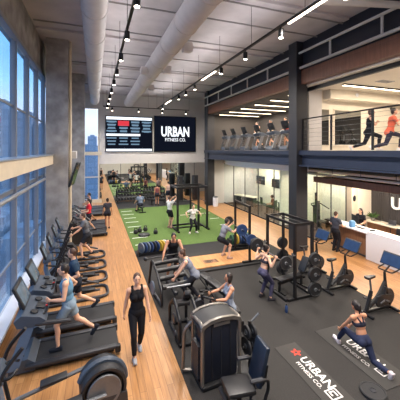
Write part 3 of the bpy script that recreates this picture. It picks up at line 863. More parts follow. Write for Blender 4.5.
# ------------------------------------------------------------------ rear drive elliptical in the foreground
def make_elliptical(label, loc, rz):
    t = thing('elliptical_trainer', label, 'elliptical', loc, rz)
    # drive at local y = -.85, front post at y = +.85
    h = MB().disc((0, -.68, .42), (1, 0, 0), .38, .42, 40).build('drive_housing', M['black2'], t)
    for s in (-1, 1): MB().disc((s * .215, -.68, .42), (1, 0, 0), .28, .04, 36).build('crank_disc', M['grey'], h)
    g = MB(); side_prism(g, [(-1.08, .02), (-1.06, .3), (-.4, .34), (-.3, .02)], .46); g.build('drive_base', M['dgrey'], t)
    rim = MB()
    rim.tube(arc((0, -.68, .42), .395, 20, 185, 18), .05, 8); rim.build('rim_guard', M['slate'], h)
    for s in (-1, 1):
        MB().box((s * .17, .1, .14), (.07, 1.6, .07), None, .02).build('base_rail', M['dgrey'], t)
        a = MB().tube([(s * .27, -.7, .52 + .12 * s), (s * .27, .72, .40)], .036, 8).build('pedal_link', M['grey'], t)
        MB().box((s * .27, -.02 + .1 * s, .52 + .04 * s), (.17, .42, .05), (R(-4), 0, 0), .02).build('pedal', M['black2'], a)
        MB().tube(rounded([(s * .3, .72, .38), (s * .34, .84, .95), (s * .32, .74, 1.3), (s * .27, .5, 1.56)], .25), .03, 8).build('moving_arm', M['black'], t)
        MB().tube(rounded([(s * .12, .95, 1.1), (s * .22, .66, 1.12), (s * .1, .58, 1.16)], .1), .022, 8).build('fixed_handle', M['black'], t)
    MB().box((0, .98, .08), (.68, .14, .12), None, .03).build('front_foot', M['black2'], t)
    m = MB(); side_prism(m, [(.78, .1), (.74, .5), (.84, 1.1), (1.0, 1.12), (1.06, .5), (1.08, .1)], .2); m.build('mast', M['bluegrey'], t)
    c = MB(); side_prism(c, [(.74, 1.08), (.8, 1.18), (1.06, 1.26), (1.14, 1.12), (1.0, 1.0)], .5); c.build('console', M['slate'], t)
    rt = Matrix.Rotation(R(-24), 4, 'X')
    sc = MB().box((0, 1.06, 1.5), (.6, .06, .46), rt, .025).build('screen', M['black2'], t)
    MB().box((0, 1.027, 1.495), (.5, .012, .35), rt, .003).build('display', M['tv'], sc)
    return t

# ------------------------------------------------------------------ spin bike
def make_bike(label, group, loc, rz):
    t = thing('exercise_bike', label, 'exercise bike', loc, rz, group)
    for y in (-.48, .5):
        f = MB().box((0, y, .05), (.56, .09, .07), None, .02).build('floor_bar', M['black'], t)
    MB().box((0, 0, .08), (.08, 1.0, .07), None, .015).build('base_beam', M['black'], t)
    MB().tube([(0, -.42, .1), (0, -.22, .62)], .05, 8).build('seat_tube', M['black'], t)
    MB().tube([(0, -.22, .6), (0, -.28, .97)], .028, 8).build('seat_post', M['grey'], t)
    MB().tube(rounded([(0, -.3, .2), (0, .05, .42), (0, .32, .78)], .2), .055, 8).build('main_frame', M['black'], t)
    MB().tube([(0, .5, .12), (0, .34, .62), (0, .3, 1.06)], [.05, .05, .034], 8).build('head_tube', M['black'], t)
    sd = MB(); sd.prism([(-.03, .18), (.03, .18), (.06, -.02), (.085, -.12), (.04, -.15), (-.04, -.15), (-.085, -.12), (-.06, -.02)], .06, Matrix.Translation((0, -.27, 1.0)))
    sd.build('saddle', M['pad'], t)
    w = MB().disc((0, .42, .34), (1, 0, 0), .25, .06, 30).build('flywheel', M['dgrey'], t)
    MB().disc((0, .42, .34), (1, 0, 0), .09, .1, 18).build('hub', M['grey'], w)
    g = MB(); side_prism(g, [(.05 - .19, .3), (-.08, .46), (.1, .5), (.46, .44), (.5, .34), (.44, .24), (.05, .18), (-.1, .2)], .05, .085); g.build('chain_guard', M['black2'], t)
    for s in (-1, 1):
        c = MB().box((s * .13, -.02 + .08 * s, .34 - .02 * s), (.03, .2, .04), (R(20), 0, 0), .008).build('crank', M['grey'], t)
        MB().box((s * .2, -.02 + .17 * s, .34 + .02 * s), (.1, .1, .03), None, .01).build('pedal', M['black2'], c)
    MB().tube(rounded([(-.22, .58, 1.16), (-.22, .3, 1.1), (.22, .3, 1.1), (.22, .58, 1.16)], .08), .02, 8).build('handlebar', M['black'], t)
    MB().tube([(0, .3, 1.06), (0, .5, 1.2), (0, .6, 1.24)], .025, 8).build('screen_arm', M['black'], t)
    rt = Matrix.Rotation(R(-28), 4, 'X')
    sc = MB().box((0, .6, 1.36), (.6, .035, .38), rt, .012).build('screen', M['black2'], t)
    MB().box((0, .581, 1.356), (.55, .006, .33), rt).build('display', M['bscreen'], sc)
    b = MB().cyl((.1, .16, .5), (.1, .2, .7), .035, n=10).build('bottle_cage', M['black2'], t)
    return t

# ------------------------------------------------------------------ barbell with plates
def make_barbell(label, loc, rz, plates, L=2.1, group=None):
    """along local X; plates: [(x, radius, thickness, material)]"""
    t = thing('barbell', label, 'barbell', loc, rz, group)
    MB().tube([(-L / 2, 0, 0), (L / 2, 0, 0)], .015, 10).build('bar', M['chrome'], t)
    for s in (-1, 1):
        MB().tube([(s * L / 2, 0, 0), (s * (L / 2 - .4), 0, 0)], .026, 10).build('sleeve', M['chrome'], t)
    for x, r, th, m in plates:
        p = MB().disc((x, 0, 0), (1, 0, 0), r, th, 28).build('weight_plate', M[m], t)
        MB().disc((x, 0, 0), (1, 0, 0), .05, th * 1.06, 14).build('hub', M['grey'], p)
    return t

def plate_on(loc, axis, r, th, m, label, group=None):
    t = MB().disc((0, 0, 0), axis, r, th, 28).build('weight_plate', M[m]); t.location = loc
    props(t, label, 'weight plate', group)
    MB().disc((0, 0, 0), axis, .055, th * 1.08, 14).build('hub', M['grey'], t)
    return t

# ------------------------------------------------------------------ cages and racks (local X width, Y depth)
def make_cage(label, loc, rz, W, D, H, feet=True, bars=False, name='power_rack', sec=.075, cat='power rack', mid=False):
    t = thing(name, label, cat, loc, rz)
    for x in (-1, 1):
        for y in (-1, 1):
            u = box('upright', (x * W / 2, y * D / 2, H / 2), (sec, sec, H), M['black'], t)
            if bars:
                g = MB()
                for i in range(12): g.box((x * W / 2, y * D / 2 - sec / 2 - .001, .5 + i * .12), (.022, .004, .022))
                g.build('hole', M['grey'], u)
        box('side_beam', (x * W / 2, 0, H - .04), (sec, D, sec), M['black'], t)
        if feet: box('base_beam', (x * W / 2, 0, .045), (sec, D + .5, sec), M['black'], t)
    for y in (-1, 1):
        box('cross_beam', (0, y * D / 2, H - .04), (W, sec, sec), M['black'], t)
    box('base_cross_beam', (0, D / 2, .045), (W, sec, sec), M['black'], t)
    MB().tube([(-W / 2, 0, H - .03), (W / 2, 0, H - .03)], .018, 8).build('pull_up_bar', M['black'], t)
    return t

def jhook(t, x, y, z): return MB().box((x, y, z), (.06, .1, .03)).box((x, y - .05, z + .03), (.06, .02, .09)).build('bar_hook', M['grey'], t)

# ------------------------------------------------------------------ bench
def make_bench(label, loc, rz, group=None, incline=0.):
    t = thing('weight_bench', label, 'bench', loc, rz, group)
    MB().box((0, -.1, .42), (.28, .95, .07), None, .025).build('seat_pad', M['pad'], t)
    MB().box((0, 0, .3), (.07, 1.1, .07)).build('spine', M['black'], t)
    for y in (-.5, .5):
        MB().box((0, y, .17), (.06, .06, .28)).box((0, y, .03), (.5, .07, .05)).build('foot', M['black'], t)
    b = MB().box((0, .52 + .1, .42 + .32 * math.sin(incline)), (.28, .5, .07), (incline, 0, 0), .025).build('back_pad', M['pad'], t)
    return t

# ------------------------------------------------------------------ dumbbell
def make_dumbbell(loc, rz, label, group):
    t = thing('dumbbell', label, 'dumbbell', loc, rz, group)
    MB().tube([(-.16, 0, 0), (.16, 0, 0)], .017, 8).build('handle', M['chrome'], t)
    for s in (-1, 1): MB().disc((s * .12, 0, 0), (1, 0, 0), .085, .1, 14).build('head', M['rub_blk'], t)
    return t

def make_kettlebell(loc, label, group, rz=0):
    t = thing('kettlebell', label, 'kettlebell', loc, rz, group)
    MB().lathe([(.07, 0), (.1, .02), (.125, .09), (.12, .14), (.085, .2), (.03, .22)], 18).build('bell', M['rub_blk'], t)
    MB().tube(rounded([(-.055, 0, .17), (-.085, 0, .3), (.085, 0, .3), (.055, 0, .17)], .07), .018, 8).build('handle', M['black'], t)
    return t
# ================================================================== placement: cardio row
rT = R(91)
tm = make_treadmill('large dark treadmill carrying the runner in the blue tank top', 'treadmills along the window', (-.53, 7.0, 0), rT)
dup(tm, (-.53, 8.13, 0), rT, 'dark treadmill carrying the runner in the navy t-shirt')
tr = make_trainer('cross trainer with looped base, next beyond the navy shirt runner', 'cross trainers along the window', (-.62, 9.6, 0), R(94))
for i, (y, s) in enumerate(((10.75, 'second'), (11.9, 'third'), (13.05, 'fourth'))):
    dup(tr, (-.62, y, 0), R(93), 'cross trainer with looped base, %s beyond the navy shirt runner' % s)
for i, y in enumerate((16.2, 17.3, 18.4, 21.1, 22.2, 23.3)):
    dup(tm, (-.45, y, 0), R(92), 'small distant treadmill beyond the concrete columns, %s from the columns' % NTH[i], 'distant treadmills')
make_elliptical('big rear wheel elliptical trainer cut by the bottom edge beside the window', (-.55, 5.25, 0), R(97))
# stair climber beside the far column
t = thing('stair_climber', 'tall black stair climber beside the riser pipe of the concrete column', 'stair climber', (-.72, 15.0, 0), R(90))
m = MB(); side_prism(m, [(-.6, 0), (-.6, .3), (.3, 1.2), (.5, 1.2), (.5, 0)], .7); m.build('body', M['black2'], t)
o = MB()
for i in range(4): o.box((0, -.48 + i * .22, .42 + i * .21), (.56, .24, .03))
o.build('step', M['dgrey'], t)
for s in (-1, 1): MB().tube(rounded([(s * .36, -.5, 1.0), (s * .36, .3, 1.75), (s * .36, .45, 1.1)], .2), .03, 8).build('handrail', M['grey'], t)
sc = MB().box((0, .45, 1.9), (.6, .06, .45), (R(-15), 0, 0), .02).build('screen', M['black2'], t)
MB().box((0, .412, 1.9), (.5, .012, .34), (R(-15), 0, 0)).build('display', M['screen'], sc)
# wall television on a bracket
t = thing('wall_television', 'black flat television on a bracket fixed to the concrete column', 'television', (-1.09, 14.3, 3.4))
MB().box((.02, 0, .05), (.06, .16, .3)).build('wall_bracket', M['black'], t)
MB().tube([(.03, 0, .05), (.2, -.1, .05)], .03, 8).build('bracket_arm', M['black'], t)
tvm = Matrix.Translation((.24, -.12, .02)) @ Matrix.Rotation(R(84), 4, 'Z') @ Matrix.Rotation(R(17), 4, 'X')
p = MB(); p.box((0, 0, 0), (1.0, .07, 1.1), None, .012); p.v = [tvm @ v for v in p.v]; p = p.build('panel', M['black2'], t)
q = MB(); q.box((0, -.037, 0), (.94, .006, 1.04)); q.v = [tvm @ v for v in q.v]; q.build('display', M['tv'], p)
t = box('wall_speaker', (-.94, 14.55, 4.28), (.3, .26, .34), M['white'], None, None, .02); props(t, 'small white box speaker on the side of the concrete column', 'speaker')
MB().box((-.94, 14.415, 4.28), (.24, .01, .28)).build('grille', M['wall'], t)

# ================================================================== free weight zone
# shroud selectorised machine
t = thing('weight_stack_machine', 'tall cable machine with dark blue shroud and curved silver top', 'weight machine', (2.27, 5.3, 0), R(3))
MB().box((0, 0, .06), (.84, .62, .1), None, .02).build('base', M['black'], t)
sh_ = MB().box((0, -.02, .74), (.72, .42, 1.26), None, .03).build('shroud', M['stackblue'], t)
for x in (-.2, 0, .2): MB().box((x, -.235, .74), (.015, .012, 1.16)).build('shroud_rib', M['dgrey'] if x == 0 else M['black2'], sh_)
for s in (-1, 1):
    MB().tube(rounded([(s * .4, .24, .08), (s * .4, .24, 1.34), (s * .4, -.24, 1.40), (s * .4, -.24, .08)], .12), .036, 10).build('side_frame', M['silver'], t)
pl = [(-.44, 1.30), (-.40, 1.40), (-.24, 1.475), (0, 1.50), (.24, 1.475), (.40, 1.40), (.44, 1.30), (.38, 1.30), (.34, 1.35), (.22, 1.40), (0, 1.42), (-.22, 1.40), (-.34, 1.35), (-.38, 1.30)]
XZy = Matrix(((1, 0, 0, 0), (0, 0, 1, 0), (0, 1, 0, 0), (0, 0, 0, 1)))
for yy in (-.25, .25): MB().prism(pl, .06, Matrix.Translation((0, yy, 0)) @ XZy).build('arch_cover', M['silver'], t)
MB().prism([(x, z - .02) for x, z in pl], .46, XZy).build('top_cover', M['black2'], t)
MB().box((0, -.02, 1.37), (.7, .44, .08), None, .02).build('top_plate', M['black2'], t)
MB().box((0, -.262, 1.35), (.34, .008, .07)).build('badge', M['silver'], t)
st = MB()
for i in range(12): st.box((-.4, 0, .2 + i * .06), (.1, .3, .05))
st.build('weight_stack', M['dgrey'], t)
MB().tube(rounded([(-.42, .24, 1.2), (-.56, .3, 1.0), (-.58, .32, .1)], .15), .034, 10).build('rear_frame', M['silver'], t)
MB().tube([(-.58, .32, .07), (-.4, .24, .07)], .034, 8).build('rear_foot', M['silver'], t)
t.scale = (1, 1, .87)
# seat of that machine
t = thing('machine_seat', 'black seat with tilted blue back pad in front of the shrouded machine', 'seat', (2.4, 4.36, 0), R(86))
MB().box((0, .12, .5), (.42, .5, .09), (R(4), 0, 0), .035).build('seat_pad', M['pad'], t)
MB().box((0, -.27, .84), (.4, .09, .68), (R(14), 0, 0), .035).build('back_pad', M['blue_pad'], t)
MB().tube([(0, .1, .45), (0, .1, .06)], .045, 8).build('seat_post', M['black'], t)
MB().tube(rounded([(0, -.1, .4), (0, -.36, .42), (0, -.42, .75)], .1), .035, 8).build('back_frame', M['black'], t)
for s in (-1, 1):
    MB().tube(rounded([(s * .18, -.2, .06), (s * .2, -.34, .5), (s * .27, -.3, .72), (s * .27, -.1, .74)], .08), .028, 8).build('side_frame', M['black'], t)
    MB().tube([(s * .27, -.2, .74), (s * .27, .02, .75)], .036, 8).build('arm_grip', M['dgrey'], t)
MB().box((0, .2, .03), (.5, .08, .05)).box((0, -.25, .03), (.5, .08, .05)).box((0, 0, .03), (.07, .6, .05)).build('base', M['black'], t)
MB().tube([(-.2, .36, .35), (.2, .36, .35)], .05, 10).build('roller_pad', M['pad'], t)
# small plate horn with two plates, behind the blue back pad
t = thing('plate_tree', 'low plate tree with an angled chrome handle behind the blue seat', 'plate tree', (2.98, 5.2, 0), R(10))
MB().tube([(0, 0, .05), (0, 0, 1.0)], .035, 8).build('post', M['black'], t)
MB().box((0, 0, .03), (.5, .5, .05), None, .01).build('base', M['black'], t)
MB().tube([(0, 0, .95), (.2, -.05, 1.12)], .022, 8).build('handle', M['grey'], t)
for i, z in enumerate((.5, .78)):
    MB().tube([(-.16, 0, z), (.16, 0, z)], .02, 8).build('plate_horn', M['chrome'], t)
for i, (x, z, r) in enumerate(((.07, .78, .14), (-.07, .78, .14), (.08, .5, .18), (-.08, .5, .18))):
    plate_on((2.98 + x, 5.2, z), (1, .1, 0), r, .05, 'rub_blk', 'round black plate on the low plate tree, %s' % ['upper right', 'upper left', 'lower right', 'lower left'][i], 'plates on the low plate tree')
# plate loaded press beside the walkway
t = thing('chest_press_machine', 'black plate loaded press with inclined beam beside the oak walkway', 'weight machine', (2.05, 6.75, 0), R(0))
for s in (-1, 1):
    MB().tube(rounded([(s * .22, -.38, .05), (s * .22, -.38, .58), (s * .22, .1, .86), (s * .22, .55, .5), (s * .22, .55, .05)], .1), .04, 8).build('side_frame', M['black'], t)
    MB().tube([(s * .22, -.4, .05), (s * .22, .57, .05)], .04, 8).build('base_rail', M['black'], t)
    w_ = MB().disc((s * .28, -.1, .5), (1, 0, 0), .12, .05, 22).build('pulley', M['dgrey'], t)
    MB().disc((s * .28, -.18, .18), (1, 0, 0), .09, .05, 20).build('pulley', M['dgrey'], t)
MB().box((.1, .15, .86), (.14, 1.15, .1), (R(-32), 0, R(-14)), .02).build('inclined_beam', M['black2'], t)
MB().box((0, .3, .62), (.34, .55, .09), (R(-20), 0, 0), .03).build('pad', M['pad'], t)
MB().tube([(-.32, .5, .95), (.32, .5, .95)], .03, 8).build('press_bar', M['grey'], t)
for s in (-1, 1): MB().box((0, s * .45, .05), (.5, .08, .06)).build('cross_foot', M['black'], t)
# padded machine that the two leaning people use
t = thing('glute_machine', 'low black padded leverage machine under the two leaning people', 'weight machine', (2.2, 8.9, 0), R(6))
for s in (-1, 1):
    MB().tube(rounded([(s * .48, -.75, .05), (s * .48, -.7, .45), (s * .42, -.1, .72), (s * .42, .5, .95), (s * .44, .72, .05)], .14), .04, 8).build('side_frame', M['black'], t)
    MB().tube([(s * .48, -.75, .05), (s * .44, .75, .05)], .04, 8).build('base_rail', M['dgrey'], t)
for i, (y, z) in enumerate(((-.62, .5), (-.32, .62), (0, .74), (.3, .86))):
    MB().tube([(-.42, y, z), (.42, y, z)], [.075, .075], 14).build('roller_pad', M['pad'], t)
MB().tube([(-.62, .5, .98), (.5, .5, .98)], .028, 8).build('cross_bar', M['black'], t)
MB().ell((-.62, .5, .98), (.07, .07, .07)).build('ball_grip', M['black2'], t)
MB().box((0, -.2, .3), (.12, .9, .1), (R(10), 0, 0), .02).build('lever', M['dgrey'], t)
for s in (-1, 1):
    MB().disc((s * .56, -.1, .3), (1, 0, 0), .2, .05, 24).build('weight_plate', M['rub_grey'], t)
MB().tube([(.45, -.5, 1.05), (.95, -1.25, .2)], .03, 8).build('stay_tube', M['black'], t)
t = make_bench('small black bench behind the woman in the grey tank top', (3.45, 8.1, 0), R(10))
# rower seat
t = thing('rowing_machine', 'low black seated machine under the woman holding two grips', 'rowing machine', (3.15, 6.6, 0), R(84))
MB().box((0, -.1, .44), (.34, .4, .08), None, .03).build('seat_pad', M['pad'], t)
MB().box((0, .25, .3), (.1, 1.1, .08), None, .015).build('rail', M['dgrey'], t)
for y in (-.3, .7): MB().box((0, y, .14), (.5, .08, .26)).build('foot', M['black'], t)
MB().tube([(0, .62, .3), (0, .66, .95)], .04, 8).build('front_post', M['black'], t)
for s in (-1, 1): MB().tube(rounded([(s * .06, .66, .9), (s * .2, .54, .92), (s * .2, .38, .86)], .08), .024, 8).build('grip', M['black'], t)
MB().disc((0, .74, .7), (1, 0, 0), .13, .1, 22).build('flywheel', M['dgrey'], t)

# half rack on the oak platform
t = thing('half_rack', 'black half rack with two posts standing on the oak lifting platform', 'half rack', (5.86, 10.87, 0.012), R(-5))
for y in (-.76, .76):
    box('upright', (0, y, 1.13), (.08, .08, 2.26), M['black'], t)
    box('base_beam', (.3, y, .045), (1.2, .08, .08), M['black'], t)
    MB().tube([(.04, y, 1.0), (.75, y, .08)], .03, 8).build('brace', M['black'], t)
    jhook(t, -.07, y, 1.32)
box('top_beam', (0, 0, 2.22), (.08, 1.52, .08), M['black'], t)
box('cross_beam', (.85, 0, .045), (.08, 1.52, .08), M['black'], t)
pf = struct(wallbox('floor_platform', 3.45, 7.0, 10.2, 11.4, .012, .045, M['platform']) or bpy.data.objects['floor_platform'])
lg = thing('platform_logo', 'small dark square logo printed on the oak lifting platform', 'logo', (4.35, 10.7, .046))
MB().box((0, 0, .001), (.6, .32, .003)).build('logo_panel', M['walnut'], lg)
text('UF', .22, M['black2'], lg, Matrix.Translation((0, 0, .004)), .001)
wallbox('floor_platform_edge', 3.3, 7.0, 9.85, 9.98, .0, .07, M['rubber2'])
# plate storage with coloured bumpers
t = thing('bumper_rack', 'low black storage rack holding coloured plates behind the half rack', 'plate rack', (6.35, 12.0, 0), R(-4))
MB().box((0, -.16, .1), (1.1, .05, .08)).box((0, .16, .1), (1.1, .05, .08)).build('base_rail', M['black'], t)
for x in (-.52, .52): MB().box((x, 0, .2), (.05, .42, .38)).build('end_plate', M['black'], t)
for i, (x, m, c) in enumerate(((-.4, 'rub_green', 'green'), (-.28, 'rub_green', 'darker green'), (-.14, 'rub_yel', 'yellow'), (0, 'rub_blue', 'blue'), (.12, 'rub_blue', 'second blue'), (.24, 'rub_blue', 'third blue'), (.38, 'rub_blue', 'last blue'))):
    plate_on((6.35 + x, 12.0 - x * .07, .35), (1, -.07, 0), .225, .075, m, '%s bumper plate standing in the rack behind the half rack' % c, 'coloured plates behind the half rack')
plate_on((5.8, 9.98, .95), (.05, 1, 0), .225, .06, 'rub_blue', 'blue plate facing forward on the post of the half rack')
make_barbell('barbell held by the man on the oak platform', (5.5, 10.85, 1.36), R(84), [(-.72, .2, .05, 'rub_blk'), (.72, .2, .05, 'rub_blk'), (-.8, .225, .06, 'rub_blue')], 1.9)
# power rack of the squatting woman
t = make_cage('black power rack with storage posts around the squatting woman', (5.92, 7.82, 0), R(-88), 1.38, .66, 2.3)
for x in (-.7, .7): jhook(t, x, -.38, 1.36)
for i, z in enumerate((.3, .75, 1.2)):
    for s in (-1, 1): MB().tube([(s * .69, .33, z), (s * .95, .36, z)], .024, 8).build('plate_horn', M['chrome'], t)
box('base_beam', (0, -.62, .05), (1.38, .09, .08), M['black'], t)
make_barbell('loaded barbell across the shoulders of the woman in purple leggings', (5.02, 7.52, 1.345), R(88), [(-.8, .2, .05, 'rub_blk'), (.8, .225, .06, 'rub_blk'), (.88, .225, .05, 'rub_blk')], 2.15)
k = 0
for (x, y) in ((6.23, 6.98), (6.28, 8.64)):
    for z in (.3, .75, 1.2):
        plate_on((x, y, z), (.05, 1, 0), .2 if z > .9 else .225, .1, 'rub_blk', 'thick black plate on the %s storage post of the power rack, %s' % ('near' if y < 7.5 else 'far', {.3: 'lowest', .75: 'middle', 1.2: 'topmost'}[z]), 'plates on the power rack'); k += 1
t = make_bench('adjustable bench leaning upright inside the power rack', (5.95, 7.75, 0), R(-80), None, R(60))
t = thing('drink_bottle', 'small blue drink bottle on the rubber floor near the power rack', 'bottle', (4.97, 6.66, .012))
MB().lathe([(.034, 0), (.04, .02), (.04, .16), (.02, .2)], 14).build('bottle_body', M['rub_blue'], t)
MB().lathe([(.022, .2), (.022, .24), (.012, .25)], 14).build('cap', M['black2'], t)
# exercise bikes
bk = make_bike('exercise bike with blue screen nearest the camera, opposite the white desk', 'exercise bikes', (7.38, 5.85, 0), heading(1, .02))
dup(bk, (7.36, 7.2, 0), heading(1, .02), 'exercise bike with blue screen in the middle of the three')
dup(bk, (7.36, 8.5, 0), heading(1, .02), 'exercise bike with blue screen partly behind the power rack')
# exercise mats
def exercise_mat(label, x0, x1, y0, y1, logo, tx, ts=.96):
    t = thing('exercise_mat', label, 'exercise mat', ((x0 + x1) / 2, (y0 + y1) / 2, .012))
    W, L = x1 - x0, y1 - y0
    MB().box((0, 0, .006), (W, L, .012), None, .004).build('pad', M['mat_black'], t)
    B = Matrix.Rotation(-PI / 2, 4, 'Z')
    text('URBAN', .27, M['ink'], t, Matrix.Translation((W * .17, tx, .0135)) @ B, .0006, .016, sx=ts)
    text('FITNESS CO.', .115, M['ink'], t, Matrix.Translation((-W * .17, tx, .0135)) @ B, .0006, .008, sx=1.12)
    q = tx - .53
    f = MB()
    for (a, b, c, d) in ((W * .02, q + .1, .24, .025), (W * .02, q - .1, .24, .025)): f.box((a, b, .0135), (c, d, .002))
    for a in (-.11, .11): f.box((W * .02 + a, q, .0135), (.025, .2, .002))
    f.box((W * .02 + .045, q, .0135), (.03, .12, .002)).box((W * .02 - .045, q + .02, .0135), (.03, .1, .002)).box((W * .02, q + .05, .0135), (.11, .025, .002))
    f.build('emblem', M['ink'], t)
    if logo:
        s = MB(); c = (W * .14, tx + .60)
        for i in range(5):
            a0 = 2 * PI * i / 5
            s.tube([(c[0] + .03 * math.cos(a0), c[1] + .03 * math.sin(a0), .0135), (c[0] + .115 * math.cos(a0), c[1] + .115 * math.sin(a0), .0135)], [.045, .014], 8)
        s.v = [V((v.x, v.y, .0138 + (.0012 if v.z > .0135 else -.001))) for v in s.v]
        s.build('emblem', M['red'], t)
    return t
exercise_mat('black exercise mat with red star and white lettering, nobody on it', 3.82, 4.38, 3.5, 5.55, True, .13)
exercise_mat('black exercise mat under the kneeling woman', 5.1, 5.82, 3.85, 5.72, False, -.05, 1.0)
t = MB().disc((0, 0, 0), (0, 0, 1), .225, .06, 36).build('weight_plate', M['rub_blk']); t.location = (4.82, 3.9, .042)
props(t, 'round black plate lying flat on the floor between the two mats', 'weight plate')
MB().disc((0, 0, 0), (0, 0, 1), .06, .066, 20).build('hub', M['dgrey'], t)

# ================================================================== turf zone
t = make_cage('tall black training rig standing on the green turf', (5.1, 15.9, 0), R(2), 1.75, 1.3, 2.45, name='training_rig', cat='training rig', sec=.1)
for y in (-.65, .65): box('upright', (.35, y, 1.2), (.09, .09, 2.4), M['black'], t)
for s in (-1, 1): MB().tube([(s * .87, -.65, 1.55), (s * .87, .65, 1.55)], .02, 8).build('side_bar', M['grey'], t)
box('base_cross_beam', (0, .0, .05), (1.75, .07, .07), M['black'], t)
MB().tube([(-.85, .66, 1.45), (.85, .66, 1.45)], .025, 8).build('rear_bar', M['black2'], t)
t = thing('exercise_stick', 'long pale stick held by the girl under the rig', 'stick', (4.98, 14.92, .99))
MB().tube([(-.75, 0, 0), (.75, 0, 0)], .016, 8).build('stick_shaft', M['sill'], t)
for s in (-1, 1): MB().tube([(s * .75, 0, 0), (s * .7, 0, 0)], .02, 8).build('end_cap', M['black2'], t)
for i, (x, y) in enumerate(((2.05, 15.65), (2.62, 16.0), (3.05, 15.3), (2.3, 15.9))):
    make_kettlebell((x, y, .016), 'black kettlebell on the turf, %s' % ['closest to the walkway', 'farthest from the camera', 'standing apart from the others', 'tucked behind the flat plate'][i], 'kettlebells on the turf', R(20 * i))
plate_on((2.42, 15.2, .06), (0, 0, 1), .3, .08, 'rub_blk', 'flat black plate lying on the turf beside the kettlebells')
t = thing('bumper_rack', 'low rack of upright coloured plates at the front edge of the turf', 'plate rack', (2.42, 12.45, .012), R(2))
MB().box((0, -.16, .06), (1.4, .06, .08)).box((0, .16, .06), (1.4, .06, .08)).build('base_rail', M['black'], t)
for x in (-.68, .68): MB().box((x, 0, .1), (.04, .42, .18)).build('end_plate', M['black'], t)
for i, (x, m, c) in enumerate(((-.56, 'rub_grey', 'grey'), (-.43, 'rub_blue', 'dull blue'), (-.3, 'rub_grey', 'second grey'), (-.17, 'rub_blue', 'blue'), (-.04, 'rub_blk', 'dark'), (.09, 'rub_blue', 'small blue'), (.22, 'rub_yel', 'ochre yellow'), (.34, 'rub_yel', 'bright yellow'), (.47, 'rub_white', 'white'), (.58, 'rub_blk', 'black end'))):
    plate_on((2.42 + x, 12.45 + x * .035, .31), (1, .5 + .03 * i, 0), .225, .06, m, '%s bumper plate standing in the rack at the turf edge' % c, 'plates at the turf edge')
# dumbbell racks along the mirror
for q, (x0, nm) in enumerate(((2.75, 'dumbbell rack nearest the window below the wall screens'), (4.9, 'dumbbell rack farther from the window below the wall screens'))):
    t = thing('dumbbell_rack', nm, 'dumbbell rack', (x0, 25.2, .012), 0, 'dumbbell racks along the mirror')
    for x in (-.95, .95): MB().box((x, .1, .5), (.07, .1, 1.0), (R(-12), 0, 0)).box((x, 0, .03), (.07, .6, .06)).build('end_frame', M['black'], t)
    for i, (y, z) in enumerate(((-.2, .28), (-.02, .62), (.14, .95))):
        MB().box((0, y, z), (2.0, .3, .03), (R(14), 0, 0)).build('shelf', M['dgrey'], t)
k = 0
db = None
for x0 in (2.75, 4.9):
    for (y, z) in ((-.2, .28), (-.02, .62), (.14, .95)):
        for i in range(8):
            lb = 'black round head dumbbell on the racks along the mirror'
            loc = (x0 - .84 + i * .24, 25.2 + y, z + .012 + .1)
            if db is None: db = make_dumbbell(loc, R(90), lb, 'dumbbells along the mirror')
            else: dup(db, loc, R(90))
t = make_bench('black bench under the man in the blue grey top far on the turf', (3.1, 21.2, .016), R(10))
t = make_bench('black bench near the dumbbell racks at the far end', (4.9, 23.6, .012), R(80))
t = thing('litter_bin', 'round white bin at the foot of the far steel column', 'bin', (9.05, 21.2, 0))
MB().lathe([(.17, 0), (.2, .02), (.21, .7), (.19, .72)], 20).build('bin_body', M['white'], t)
MB().lathe([(.2, .72), (.2, .78), (.1, .82)], 20).build('bin_lid', M['grey'], t)
# cable tower by the far end
for q, (x, y, lb) in enumerate(((7.1, 24.6, 'dark cable tower at the far end close to the mirror'), (8.6, 24.9, 'dark storage cabinet tower at the far end beside the oak path'))):
    t = thing('cable_tower', lb, 'weight machine', (x, y, 0))
    MB().box((0, 0, 1.1), (.5, .4, 2.2), None, .03).build('tower_body', M['black2'], t)
    MB().tube([(-.2, -.25, .1), (-.2, -.25, 2.1)], .02, 8).build('guide_rod', M['chrome'], t)
    MB().tube([(.2, -.25, .1), (.2, -.25, 2.1)], .02, 8).build('guide_rod', M['chrome'], t)

# ================================================================== screens on the back wall
t = thing('schedule_screen', 'large wall screen showing a class timetable with one red cell', 'screen', (2.86, YB, 5.9))
W_, H_ = 4.08, 3.12
MB().box((0, -.06, 0), (W_, .1, H_), None, .02).build('screen_frame', M['black2'], t)
MB().box((0, -.113, 0), (W_ - .14, .006, H_ - .14)).build('display', M['scr_dark'], t)
b = MB(); b.box((0, -.118, 1.36), (W_ - .16, .004, .24)).box((-.52, -.118, -.08), (W_ - 1.2, .004, .19)).box((0, -.118, -1.4), (W_ - .16, .004, .2)); b.build('title_bar', M['scr_white'], t)
for r in range(4):
    for c in range(4):
        if (c, r) == (1, 0): continue
        MB().box((-1.52 + c * 1.0, -.118, 1.06 - r * .27), (.84 - .12 * ((c * 2 + r) % 3), .004, .13)).box((-1.52 + c * 1.0, -.118, .985 - r * .27), (.5 + .1 * ((c + r) % 3), .004, .045)).build('timetable_entry', M['scr_blue'], t)
for r in range(3):
    for c in range(3): MB().box((-1.52 + c * 1.0, -.118, -.36 - r * .27), (.82 - .1 * ((c + r) % 3), .004, .11)).build('timetable_entry', M['scr_blue'], t)
MB().box((-.52, -.12, .93), (.94, .004, .44)).build('highlight_cell', M['scr_red'], t)
t = thing('logo_screen', 'large black wall screen with white URBAN FITNESS CO. lettering', 'screen', (7.02, YB, 5.95))
MB().box((0, -.06, .02), (4.02, .1, 3.3), None, .02).build('screen_frame', M['black2'], t)
MB().box((0, -.113, .02), (3.88, .006, 3.16)).build('display', M['scr_dark'], t)
TX = Matrix.Rotation(PI / 2, 4, 'X')
